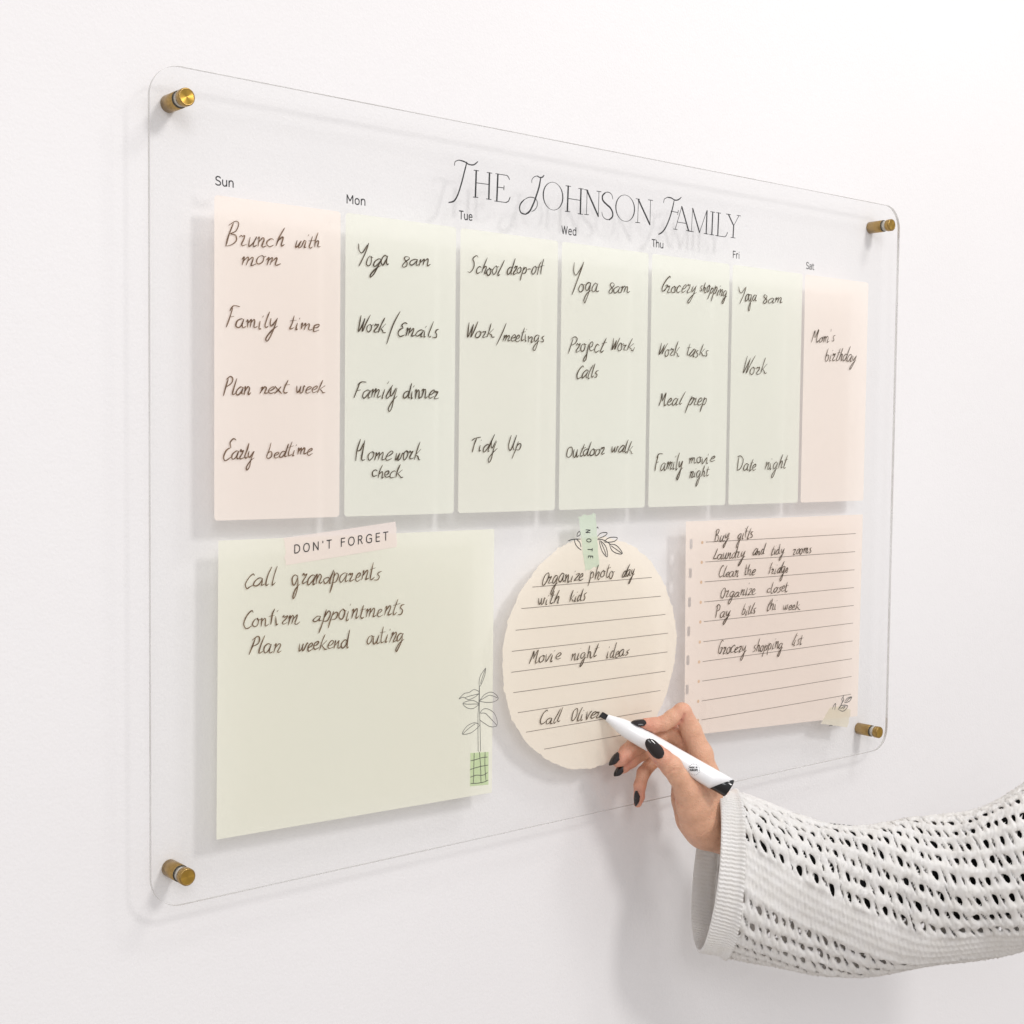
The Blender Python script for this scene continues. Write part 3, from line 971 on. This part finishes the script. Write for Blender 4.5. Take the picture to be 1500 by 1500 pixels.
def ring(s, r, slope=None):
    """ring at axis position s (units), radius r; slope shifts it along the axis to make a slanted cut"""
    out = []
    for i in range(NR):
        t = 2 * math.pi * i / NR
        a, b_ = math.cos(t), math.sin(t)                       # a: to viewer, b: up
        ss = s if slope is None else s + slope[0] + slope[1] * b_ + slope[2] * a
        out.append(nb + ax * ss * ZM + (s1 * a + s2 * b_) * r * ZM)
    return out


fr = [ring(s, r) for s, r in PROF] + [ring(1122, 85.5, (0, 70, -16))] + [ring(1122, 82, (0, 70, -16))]
v, f, n = rings(fr)
f.append(tuple(range(n)))
f.append(tuple(range((len(fr) - 1) * n, len(fr) * n)))
br = link('barrel', mesh('barrel', v, f), pen, [m_barrel], True)
fr = [ring(1105, 81, (0, 66, -16)), ring(1124, 83, (0, 66, -14)), ring(1188, 82, (0, 4, 0)), ring(1193, 81, (0, 4, 0)), ring(1197, 76, (0, 4, 0))]
v, f, n = rings(fr)
f.append(tuple(range(n)))
f.append(tuple(range((len(fr) - 1) * n, len(fr) * n)))
link('end_plug', mesh('end_plug', v, f), pen, [m_blackp], True)
# chisel nib: box with slanted end
dn = tip - nb
dn /= np.linalg.norm(dn)
L_ = np.linalg.norm(tip - nb)
q1 = s2 * 24 * ZM
q2 = s1 * 13 * ZM
base = nb + ax * 12 * ZM
v = [base + q1 + q2, base + q1 - q2, base - q1 - q2, base - q1 + q2]
eu, el = hz(131, 246, -1.0), on(877.2, 1049.6, -.0002)
v += [eu + s1 * 6 * ZM, eu - s1 * 6 * ZM, el, el + s1 * 12 * ZM]
nib = link('nib', mesh('nib', v, [(0, 1, 2, 3), (4, 7, 6, 5), (0, 4, 5, 1), (1, 5, 6, 2), (2, 6, 7, 3), (3, 7, 4, 0)]), pen, [m_nib])
bv = nib.modifiers.new('bevel', 'BEVEL')
bv.width = .0006
bv.segments = 2


# printed mark: two short words in a ring of dots, wrapped on the barrel
def on_pen(s, b_, lift=.00015):
    """s along the axis in units, b_ across (units, up positive)"""
    r = 83.0
    ang = b_ / r
    return nb + ax * s * ZM + (s1 * math.cos(ang) + s2 * math.sin(ang)) * (r * ZM + lift)


mv, mf = [], []


def pen_stroke(pts, w):
    pts = [np.array(p, float) for p in pts]
    for p, q in zip(pts[:-1], pts[1:]):
        d = q - p
        d /= np.linalg.norm(d) + 1e-9
        nn = np.array([-d[1], d[0]]) * w / 2
        b0 = len(mv)
        for c_ in (p - nn - d * w * .3, p + nn - d * w * .3, q + nn + d * w * .3, q - nn + d * w * .3):
            mv.append(on_pen(*c_))
        mf.append((b0, b0 + 1, b0 + 2, b0 + 3))


ca, sa = math.cos(math.radians(30)), math.sin(math.radians(30))


def text_pen(txt, s, b_, h, w):
    x = 0
    for c_ in txt:
        for st in parse(SANS[c_][1]):
            pen_stroke([(s + (x + a) * h * ca - bb * h * sa, b_ + (x + a) * h * sa + bb * h * ca) for a, bb in st], w)
        x += SANS[c_][0] + .12


MS, MB = 852, -12
text_pen('MADE IN', MS - 38, MB - 8, 13, 3.2)
text_pen('EUROPE', MS - 25, MB - 28, 15, 4.2)
for i in range(20):
    t = 2 * math.pi * i / 20
    pen_stroke([(MS + 48 * math.cos(t) - 1.5, MB + 48 * math.sin(t)), (MS + 48 * math.cos(t) + 1.5, MB + 48 * math.sin(t))], 4.5)
link('printed_mark', mesh('printed_mark', mv, mf), pen, [m_ink])

# ------------------------------------------------------------------ the person's arm and hand
person = thing('person', 'hand of a person in a loose white openwork knit sleeve writing on the board', 'person', tuple(at(1250, 1290, 40)))
MMZ = 1 / 9.18                                                 # mm per close-up unit


def smin(a, b_, k):
    h = np.clip(.5 + .5 * (b_ - a) / k, 0, 1)
    return b_ * (1 - h) + a * h - k * h * (1 - h)


def cone(P, a, b_, ra, rb):
    ab = b_ - a
    t = np.clip(((P - a) @ ab) / (ab @ ab), 0, 1)
    return np.linalg.norm(P - (a + t[..., None] * ab), axis=-1) - (ra + (rb - ra) * t)


def chain(*pts):
    return [(hz(x, y, d).astype(np.float32), r * .001) for x, y, d, r in pts]


INDEX = chain((452, 352, -3, 4.6), (500, 358, -3, 6.0), (560, 360, -2, 6.9), (648, 345, 0, 6.9), (720, 300, 2, 7.7), (803, 250, 5, 8.6), (880, 400, 9, 9.4), (960, 610, 14, 10.8))
MIDDLE = chain((256, 672, -3, 4.6), (290, 648, -1.5, 6.2), (340, 590, 3, 7.6), (392, 548, 8, 8.0), (520, 480, 13, 8.0), (700, 420, 20, 8.6), (820, 490, 24, 8.8), (930, 640, 32, 10.5))
RING = chain((278, 735, 4, 4.2), (305, 710, 6, 5.8), (360, 660, 11, 7.2), (460, 590, 18, 7.4), (640, 500, 31, 8.2), (760, 560, 38, 8.4), (880, 700, 46, 10))
PINKY = chain((428, 1020, 11, 3.8), (440, 965, 12, 4.9), (446, 870, 14, 5.6), (478, 760, 18, 6.1), (560, 660, 27, 6.6), (650, 640, 38, 7.2), (800, 780, 52, 9.5))
THUMB = chain((540, 535, -22, 4.8), (585, 585, -22, 7.2), (640, 640, -20, 8.6), (712, 705, -17, 9.8), (775, 790, -13, 9.8), (850, 900, -6, 12.0), (905, 1040, 4, 16.0))
PALM = [chain((960, 610, 14, 10.8), (1010, 900, 17, 13), (1020, 1230, 22, 15.5)), chain((930, 640, 32, 10.5), (990, 900, 33, 12), (1010, 1230, 30, 15)),
        chain((880, 700, 46, 10), (940, 940, 44, 12), (985, 1225, 36, 14.5)), chain((800, 780, 50, 10), (850, 980, 46, 13.5), (905, 1140, 40, 15.5), (985, 1225, 33, 15.5)),
        chain((905, 1040, 4, 16.0), (960, 1160, 14, 17.5), (1030, 1225, 22, 17.0)),
        chain((850, 900, -2, 11), (930, 780, 18, 10)), chain((1000, 800, 16, 12), (1090, 1010, 20, 12), (1150, 1150, 24, 14)),
        chain((1020, 1225, 25, 17.5), (1200, 1262, 30, 19.5), (1500, 1310, 32, 22)), chain((985, 1225, 34, 15.5), (1200, 1265, 40, 17.5), (1500, 1310, 42, 22))]


def sdf(P):
    pm = None
    for ch in PALM:
        for (a, ra), (b_, rb) in zip(ch[:-1], ch[1:]):
            d = cone(P, a, b_, ra, rb)
            pm = d if pm is None else smin(pm, d, .008)
    tot = None
    for fi, fg in enumerate((INDEX, MIDDLE, RING, PINKY, THUMB)):
        d = None
        for (a, ra), (b_, rb) in zip(fg[:-1], fg[1:]):
            c_ = cone(P, a, b_, ra, rb)
            d = c_ if d is None else smin(d, c_, .0022)
        d = smin(d, pm, .0055)
        tot = d if tot is None else smin(tot, d, .0009)
    # keep the flesh out of the pen barrel (it is pressed against it)
    rel = P - nb.astype(np.float32)
    s = rel @ ax.astype(np.float32)
    rad = np.linalg.norm(rel - s[..., None] * ax.astype(np.float32), axis=-1)
    pd = np.maximum(rad - 83 * ZM, s - LEN)
    tot = np.maximum(tot, -(pd - .0001))
    return tot


allp = [p for c_ in [INDEX, MIDDLE, RING, PINKY, THUMB] + PALM for p, r in c_]
h = .0012
lo = np.min(allp, 0) - .018
hi = np.max(allp, 0) + .018
hi_cut = hz(1330, 1290, 32)
hi[0] = min(hi[0], hi_cut[0])
N3 = np.ceil((hi - lo) / h).astype(int) + 1
gx, gy, gz_ = [lo[i] + h * np.arange(N3[i]) for i in range(3)]
Dg = np.empty(N3, np.float32)
for i in range(N3[0]):
    P = np.empty((N3[1], N3[2], 3), np.float32)
    P[..., 0] = gx[i]
    P[..., 1] = gy[:, None]
    P[..., 2] = gz_[None, :]
    Dg[i] = sdf(P)
Dg[-1] = np.maximum(Dg[-1], .001)
# surface nets
sg = Dg < 0
cc = np.zeros(np.array(N3) - 1, int)
sm_ = np.zeros(tuple(np.array(N3) - 1) + (3,), np.float32)
cnt = np.zeros(np.array(N3) - 1, np.float32)
for dx in (0, 1):
    for dy in (0, 1):
        for dz in (0, 1):
            cc += sg[dx:N3[0] - 1 + dx, dy:N3[1] - 1 + dy, dz:N3[2] - 1 + dz]
act = (cc > 0) & (cc < 8)
ids = -np.ones(act.shape, int)
ai = np.argwhere(act)
ids[act] = np.arange(len(ai))
pos = np.zeros((len(ai), 3))
ct = np.zeros(len(ai))
corners = [(a, b_, c_) for a in (0, 1) for b_ in (0, 1) for c_ in (0, 1)]
for a in corners:
    for b_ in corners:
        if sum(abs(a[i] - b_[i]) for i in range(3)) == 1 and a < b_:
            da = Dg[ai[:, 0] + a[0], ai[:, 1] + a[1], ai[:, 2] + a[2]]
            db = Dg[ai[:, 0] + b_[0], ai[:, 1] + b_[1], ai[:, 2] + b_[2]]
            cr = (da < 0) != (db < 0)
            t = np.where(cr, da / np.where(cr, da - db, 1), 0)
            pos += np.where(cr[:, None], np.array(a) + t[:, None] * (np.array(b_) - np.array(a)), 0)
            ct += cr
V = lo + h * (ai + pos / ct[:, None])
faces = []
for axi in range(3):
    sl0 = [slice(None)] * 3
    sl1 = [slice(None)] * 3
    sl0[axi], sl1[axi] = slice(0, -1), slice(1, None)
    A, B_ = sg[tuple(sl0)], sg[tuple(sl1)]
    o1, o2 = [k_ for k_ in range(3) if k_ != axi]
    for sgn in (True, False):
        e_ = np.argwhere((A & ~B_) if sgn else (~A & B_))
        e_ = e_[(e_[:, o1] > 0) & (e_[:, o2] > 0) & (e_[:, o1] < N3[o1] - 1) & (e_[:, o2] < N3[o2] - 1)]
        q = []
        for d1, d2 in ((-1, -1), (0, -1), (0, 0), (-1, 0)):
            c_ = e_.copy()
            c_[:, o1] += d1
            c_[:, o2] += d2
            q.append(ids[c_[:, 0], c_[:, 1], c_[:, 2]])
        q = np.stack(q, 1)
        flip = sgn ^ (axi == 1)
        faces.append(q if flip else q[:, ::-1])
faces = np.concatenate(faces)


def grad(P, e=.0004):
    g = np.stack([sdf(P + np.eye(3, dtype=np.float32)[i] * e) - sdf(P - np.eye(3, dtype=np.float32)[i] * e) for i in range(3)], -1)
    return g / (np.linalg.norm(g, axis=-1, keepdims=True) + 1e-9)


V = V.astype(np.float32)
for _ in range(2):
    G = grad(V)
    V = V - G * np.clip(sdf(V), -.0008, .0008)[:, None]
G = grad(V)


def project(P):
    c_ = (P - CAM) @ R
    return np.stack([750 + F * 1000 * c_[:, 0] / -c_[:, 2], 750 - F * 1000 * c_[:, 1] / -c_[:, 2]], -1)


# creases on the side one sees: joint folds, knuckle lines, the lines at the root of the thumb
uv = (project(V) - np.array([860, 1000])) / .17333
facing = np.clip(((CAM - V) / np.linalg.norm(CAM - V, axis=1, keepdims=True) * G).sum(1), 0, 1)
CRE = [((822, 268), (800, 330), 13, 1.1), ((800, 330), (742, 388), 13, 1.0), ((610, 290), (632, 312), 7, .45), ((628, 285), (650, 305), 7, .35), ((655, 400), (640, 425), 8, .3),
       ((690, 760), (735, 738), 7, .45), ((735, 738), (775, 735), 7, .35), ((700, 735), (760, 712), 6, .25), ((690, 905), (735, 985), 8, .5), ((735, 985), (800, 1050), 8, .35),
       ((720, 930), (760, 1010), 6, .25), ((800, 560), (870, 610), 9, .3), ((780, 520), (830, 500), 9, .3), ((860, 470), (960, 455), 10, .25), ((900, 480), (960, 490), 8, .2),
       ((960, 1290), (1000, 1250), 7, .3), ((980, 1310), (1030, 1270), 6, .25), ((950, 890), (950, 930), 12, .4), ((410, 600), (340, 705), 8, .5), ((560, 660), (660, 775), 8, .6)]
disp = np.zeros(len(V))
for a, b_, wd, amp in CRE:
    a, b_ = np.array(a, float), np.array(b_, float)
    t = np.clip(((uv - a) @ (b_ - a)) / ((b_ - a) @ (b_ - a)), 0, 1)
    dd = np.linalg.norm(uv - (a + t[:, None] * (b_ - a)), axis=1)
    disp -= amp * .0014 * np.exp(-(dd / wd) ** 2)
V = V + G * (disp * np.clip(facing * 2, 0, 1))[:, None]
me = mesh('hand', V, faces)
tone = np.zeros(len(V))
for fg in (INDEX, MIDDLE, RING, PINKY, THUMB):
    tone = np.maximum(tone, np.exp(-(np.linalg.norm(V - fg[1][0], axis=1) / .014) ** 2))
tone = np.maximum(tone, .55 * np.exp(-(np.linalg.norm(V - INDEX[5][0], axis=1) / .012) ** 2))
tone = np.clip(tone + -disp * 500, 0, 1)
a_ = me.attributes.new('tone', 'FLOAT', 'POINT')
a_.data.foreach_set('value', tone.astype(np.float32))
hand = link('hand', me, person, [m_skin], True)
bm = bmesh.new()
bm.from_mesh(me)
bmesh.ops.recalc_face_normals(bm, faces=bm.faces)
bm.to_mesh(me)
bm.free()
me.polygons.foreach_set('use_smooth', [True] * len(me.polygons))

XR, XU, XT = R[:, 0], R[:, 1], R[:, 2]                        # viewer's right, up and towards the viewer


def nail(x, y, mm, axis, normal, L, Wd, curve=1.0, label=None, rnd=False):
    """almond shaped polished nail: axis points to its tip"""
    c_ = hz(x, y, mm)
    a = axis[0] * XR + axis[1] * XU + axis[2] * XT
    a /= np.linalg.norm(a)
    nn = normal[0] * XR + normal[1] * XU + normal[2] * XT
    nn -= a * (nn @ a)
    nn /= np.linalg.norm(nn)
    sd = np.cross(a, nn)
    nu, nv = 18, 12
    v = []
    for layer in (0, 1):
        for i in range(nu + 1):
            t = i / nu
            # width along the nail: rounded root, widest third, tapering to a soft point
            wv_ = math.sin(math.pi * min(t / .5, 1) / 2) ** .5 if t < .25 else 1.0
            wv_ = min(wv_, 1.0) * (1 if t < .45 else max(1 - ((t - .45) / .57) ** 2.3, .0)) if t > .02 else .35
            if rnd:
                wv_ = (1 - abs(2 * t - 1) ** (3.2 if t < .5 else 2.6)) ** .5 * (.94 + .06 * math.cos(3 * t))
            wv_ = max(wv_, .1)
            for j in range(nv + 1):
                s_ = (j / nv * 2 - 1)
                ang = s_ * 1.0 * curve
                r_ = Wd / 2 / math.sin(1.0 * curve)
                lat = r_ * math.sin(ang) * wv_
                hgt = r_ * (math.cos(ang * wv_) - 1)
                arch = (-.045 if rnd else -.075) * L * (2 * t - .7) ** 2
                v.append(c_ + a * (t - .5) * L + sd * lat + nn * (hgt + arch + (0 if layer == 0 else -.0006)))
    f = []
    n1_ = (nu + 1) * (nv + 1)
    for l in (0, 1):
        for i in range(nu):
            for j in range(nv):
                q = [l * n1_ + i * (nv + 1) + j, l * n1_ + (i + 1) * (nv + 1) + j, l * n1_ + (i + 1) * (nv + 1) + j + 1, l * n1_ + i * (nv + 1) + j + 1]
                f.append(q if l else q[::-1])
    bd = [(0, j) for j in range(nv + 1)] + [(i, nv) for i in range(1, nu + 1)] + [(nu, j) for j in range(nv - 1, -1, -1)] + [(i, 0) for i in range(nu - 1, 0, -1)]
    bd = [i * (nv + 1) + j for i, j in bd]
    for p, q in zip(bd, bd[1:] + bd[:1]):
        f.append((p, q, q + n1_, p + n1_))
    o = link('fingernail', mesh('fingernail', v, f), person, [m_nail], True)
    if label:
        o['label'] = label
    return o


nail(572, 558, -30.9, (-.66, .74, .03), (-.02, .14, 1), .0215, .0122, .95, 'thumb nail with black polish', True)
nail(448, 318, -7.5, (-1, .02, .10), (.0, .92, .50), .0160, .0092, 1.0, 'index finger nail with black polish')
nail(218, 640, -8.0, (-.62, -.74, -.0), (-.70, .45, .62), .0145, .0090, 1.0, 'middle finger nail with black polish')
nail(258, 742, -3.0, (-.62, -.72, -.0), (-.55, .35, .70), .0125, .0082, 1.0, 'ring finger nail with black polish')
nail(404, 980, 4.6, (-.12, -1, -.0), (-.78, .05, .62), .0145, .0074, 1.0, 'little finger nail with black polish')


# ------------------------------------------------------------------ the knitted sleeve
# stations: top (u,v), bottom (u,v), depth of the middle (mm), half depth (mm), sideways shift of the far side (px)
SEC = [(1046, 1162, 1022, 1391, 26, 46, 19), (1078, 1165, 1062, 1400, 27, 45, 18), (1160, 1194, 1135, 1413, 30, 44, 12), (1235, 1210, 1215, 1421, 33, 46, 8),
       (1305, 1208, 1300, 1424, 36, 50, 4), (1370, 1202, 1380, 1413, 38, 55, 0), (1432, 1184, 1450, 1396, 40, 60, -4), (1500, 1150, 1522, 1380, 42, 64, -6), (1600, 1095, 1630, 1350, 45, 68, -8), (1700, 1040, 1740, 1320, 48, 72, -8)]


def sec_at(s):
    """catmull through stations; s in station units"""
    i = int(min(max(math.floor(s), 0), len(SEC) - 2))
    t = s - i
    g = lambda k_: np.array(SEC[min(max(k_, 0), len(SEC) - 1)], float)
    a, b_, c_, d = g(i - 1), g(i), g(i + 1), g(i + 2)
    return .5 * ((2 * b_) + (-a + c_) * t + (2 * a - 5 * b_ + 4 * c_ - d) * t * t + (-a + 3 * b_ - 3 * c_ + d) * t ** 3)


_cache = {}


def sleeve_pt(s, th):
    """th: 0 top, 90 deg nearest the viewer, 180 bottom"""
    key = round(s, 5)
    if key not in _cache:
        q = sec_at(s)
        top, bot = at(q[0], q[1], q[4]), at(q[2], q[3], q[4])
        mid = (top + bot) / 2
        mu, mv_ = (q[0] + q[2]) / 2, (q[1] + q[3]) / 2
        near = at(mu + q[6], mv_ + 3, q[4] - q[5])
        _cache[key] = (mid, (top - bot) / 2, near - mid)
    mid, up, nr = _cache[key]
    c_, s_ = math.cos(th), math.sin(th)
    k = 1 + .035 * math.sin(3 * th + s * 1.7) * (.35 + .65 * min(1, s / 2)) + .02 * math.sin(5 * th - s * 2.3) * (.5 + .5 * min(1, s / 2))
    sag = .0022 * math.sin(s * 6.1 + 2.2 * th) * min(1, s / 1.5)
    return mid + up * c_ * k + nr * s_ * k * (1 + sag * 10)


# arc length of station parameter along the middle
ss = np.linspace(0, len(SEC) - 1, 400)
mids = np.array([sleeve_pt(s, math.pi / 2) for s in ss])
arc = np.concatenate([[0], np.cumsum(np.linalg.norm(np.diff(mids, axis=0), axis=1))])


def band(s):                                                   # where the plain knitted band runs, radians
    return math.radians(np.interp(s, [0, 1, 2, 2.7, 3.1, 4, 5, 5.8, 7, 9], [68, 80, 93, 102, 108, 122, 140, 152, 162, 168]))


PITCH = .0083                                                  # distance between holes along a row
ROW = math.radians(14.2)
BAND = math.radians(15)
SUB = 8
a0 = np.interp(.93, ss, arc)
ncol = int((arc[-1] - a0) / PITCH)
NI = ncol * SUB + 1
rows_total = int((2 * math.pi - 2 * BAND) / ROW)
ROW = (2 * math.pi - 2 * BAND) / rows_total
SUBR = 9
NB = int(2 * BAND / ROW * SUBR)
NJ = NB + rows_total * SUBR
sv = np.interp(a0 + np.arange(NI) * PITCH / SUB, arc, ss)
hr = rng.normal(0, 1, (ncol + 2, rows_total + 2, 5))
P = np.zeros((NI, NJ, 3))
field = np.ones((NI, NJ))


def phi_of(j):
    if j < NB:
        return -BAND + 2 * BAND * j / NB
    return BAND + (j - NB) / SUBR * ROW


def hole_field(fi, fj):
    """>0 in the yarn, <0 in a hole; fi, fj float grid indices"""
    if fj < NB - .01:
        return 1.0
    r = (fj - NB) / SUBR
    ri = int(math.floor(r))
    best = 1.0
    shift = .5 if ri % 2 else 0
    ci = int(math.floor(fi / SUB - shift))
    for cj in (ci - 1, ci, ci + 1):
        if cj < 0 or cj > ncol:
            continue
        z = hr[cj, ri % rows_total]
        cx_ = cj + .5 + shift + .07 * z[0]
        cy_ = ri + .5 + .05 * z[1]
        if (cj + ri) % 2 == 0:                                  # an open wedge ...
            ax_, ay_, sh = .38 + .04 * z[2], .24 + .03 * z[3], .32 + .12 * z[4]
        else:                                                   # ... then a narrow slit
            ax_, ay_, sh = .29 + .04 * z[2], .115 + .05 * abs(z[3]), .75 + .25 * z[4]
        dx_, dy_ = fi / SUB - cx_, r - cy_
        dy2 = dy_ - sh * dx_
        ay_ *= max(.3, .72 + .5 * dx_ / ax_)
        q = (abs(dx_) / ax_) ** 2 + (abs(dy2) / ay_) ** 2
        best = min(best, (q ** .45 - 1) * .27)
    return best


for i in range(NI):
    for j in range(NJ):
        field[i, j] = hole_field(i, j)
keep_v = field > 0
# move the hole-side vertices onto the hole outline
FI, FJ = np.meshgrid(np.arange(NI, dtype=float), np.arange(NJ, dtype=float), indexing='ij')
nbneg = np.zeros_like(keep_v)
for di, dj in ((1, 0), (-1, 0), (0, 1), (0, -1), (1, 1), (-1, -1), (1, -1), (-1, 1)):
    nbneg |= np.roll(np.roll(keep_v, di, 0), dj, 1)
mov = (~keep_v) & nbneg
gi, gj = np.gradient(field)
for i, j in np.argwhere(mov):
    g = np.array([gi[i, j], gj[i, j]])
    n_ = g @ g
    if n_ > 1e-6:
        st = -field[i, j] * g / n_
        L_ = np.linalg.norm(st)
        if L_ > 1.2:
            st *= 1.2 / L_
        FI[i, j] += st[0]
        FJ[i, j] += st[1]
field[mov] = 0
usable = keep_v | mov
for i in range(NI):
    for j in range(NJ):
        if usable[i, j] or True:
            fi, fj = FI[i, j], FJ[i, j]
            s = np.interp(a0 + fi * PITCH / SUB, arc, ss)
            s = round(float(s), 3)
            P[i, j] = sleeve_pt(s, band(s) + phi_of(fj))
# normals
du = np.gradient(P, axis=0)
dv = np.roll(P, -1, 1) - np.roll(P, 1, 1)
Nn = np.cross(du, dv)
Nn /= np.linalg.norm(Nn, axis=2, keepdims=True) + 1e-12
ctr = P.mean(axis=1, keepdims=True)
if ((P - ctr) * Nn).sum() < 0:
    Nn = -Nn
HT = .00105
th_ = HT * np.sqrt(np.clip(1 - (1 - np.clip(field / .30, 0, 1)) ** 2, 0, 1))
# ridge of twisted yarn between the hole rows, fine stitches everywhere
rr = (FJ - NB) / SUBR
ridge = np.where(FJ >= NB, .0016 * np.abs(np.cos(math.pi * rr)) ** 1.5, .0004)
st_ = .0007 * np.abs(np.sin(math.pi * (FI / SUB * 2.0 + .9 * rr + .4 * np.sin(2 * math.pi * rr))))
stb = .00038 * np.cos(2 * math.pi * FJ / 4.2) + .0003 * np.cos(2 * math.pi * (FI / 4.0 + .25 * np.sign(np.sin(2 * math.pi * FJ / 8.4))))
fine = np.where(FJ >= NB, st_ + .6 * stb, stb)
rnd = rng.normal(0, .00018, (NI, NJ))
up_off = (ridge + fine + rnd) * np.clip(field / .25, 0, 1) + th_
lo_off = -th_ + ridge * .4 * np.clip(field / .25, 0, 1)
Vo = P + Nn * up_off[..., None]
Vi = P + Nn * lo_off[..., None]
idx = -np.ones((2, NI, NJ), int)
verts, fcs = [], []


def vid(l, i, j):
    if field[i, j] <= 1e-9:
        l = 0
    if idx[l, i, j] < 0:
        idx[l, i, j] = len(verts)
        verts.append((Vo if l == 0 else Vi)[i, j])
    return idx[l, i, j]


for i in range(NI - 1):
    for j in range(NJ):
        j2 = (j + 1) % NJ
        qd = [(i, j), (i + 1, j), (i + 1, j2), (i, j2)]
        if all(usable[a] for a in qd) and any(keep_v[a] for a in qd):
            fcs.append(tuple(vid(0, *a) for a in qd))
            fcs.append(tuple(vid(1, *a) for a in qd[::-1]))
for j in range(NJ):                                            # close the rim under the cuff
    j2 = (j + 1) % NJ
    if usable[0, j] and usable[0, j2] and idx[0, 0, j] >= 0 and idx[0, 0, j2] >= 0 and idx[1, 0, j] >= 0 and idx[1, 0, j2] >= 0:
        fcs.append((idx[0, 0, j], idx[0, 0, j2], idx[1, 0, j2], idx[1, 0, j]))
sleeve = link('sleeve', mesh('sleeve', np.array(verts), fcs), person, [m_knit], True)
sleeve['label'] = 'loose white openwork knit sleeve'

# ribbed cuff
NC, NT, ribs = 26, 1440, 120
cv, cf = [], []
for l in (0, 1):
    for i in range(NC + 1):
        s = round(1.02 * i / NC, 4)
        edge = min(1, i / 2.0) if i < 2 else 1
        for j in range(NT):
            th = 2 * math.pi * j / NT
            p = sleeve_pt(s, th)
            q = _cache[s]
            nrm = q[1] * math.cos(th) / (q[1] @ q[1]) + q[2] * math.sin(th) / (q[2] @ q[2])
            nrm /= np.linalg.norm(nrm)
            rb = .5 + .5 * math.cos(ribs * th + .5 * math.sin(i * .9))
            flare = .0035 * math.exp(-((i - NC) / 3.2) ** 2)
            hgt = (.0011 + .0009 * rb + .00018 * math.cos(i * 2.6 + 1.5 * rb)) * (.35 + .65 * edge)
            off = flare + (hgt if l == 0 else -.0008 + .0003 * rb)
            cv.append(p + nrm * off)
n1_ = (NC + 1) * NT
for l in (0, 1):
    for i in range(NC):
        for j in range(NT):
            a = l * n1_ + i * NT + j
            b_ = l * n1_ + i * NT + (j + 1) % NT
            q = (a, b_, b_ + NT, a + NT)
            cf.append(q if l else q[::-1])
for i in (0, NC):
    for j in range(NT):
        a, b_ = i * NT + j, i * NT + (j + 1) % NT
        cf.append((a, b_, b_ + n1_, a + n1_) if i == 0 else (a, a + n1_, b_ + n1_, b_))
cuff = link('cuff', mesh('cuff', np.array(cv), cf), sleeve, [m_knit], True)
cuff.matrix_parent_inverse = Matrix.Identity(4)
cuff.parent = sleeve

# dark garment under the openwork
US = [(1088, 1215, 27, 18.5), (1120, 1230, 28, 24), (1160, 1245, 28, 29), (1220, 1263, 29, 35), (1300, 1279, 32, 41), (1400, 1280, 35, 45), (1500, 1254, 38, 50), (1600, 1215, 42, 54), (1700, 1170, 46, 56)]
uvv, uff = [], []
pts = [at(u, v, d) for u, v, d, r in US]
NU = 40
for i, (u, v, d, r) in enumerate(US):
    t = pts[min(i + 1, len(US) - 1)] - pts[max(i - 1, 0)]
    t /= np.linalg.norm(t)
    a = np.cross(t, np.array([0, 0, 1.0]))
    a /= np.linalg.norm(a)
    b_ = np.cross(a, t)
    for j in range(NU):
        th = 2 * math.pi * j / NU
        rr_ = r * .001 * (1 + .03 * math.sin(3 * th + i))
        uvv.append(pts[i] + (a * math.cos(th) + b_ * math.sin(th)) * rr_)
for i in range(len(US) - 1):
    for j in range(NU):
        uff.append((i * NU + j, i * NU + (j + 1) % NU, (i + 1) * NU + (j + 1) % NU, (i + 1) * NU + j))
uff.append(tuple(range((len(US) - 1) * NU, len(US) * NU)))
us = link('undershirt_sleeve', mesh('undershirt_sleeve', np.array(uvv), uff), person, [m_under], True)
us['label'] = 'black undershirt sleeve showing through the openwork'
sb = us.modifiers.new('sub', 'SUBSURF')
sb.levels = sb.render_levels = 2
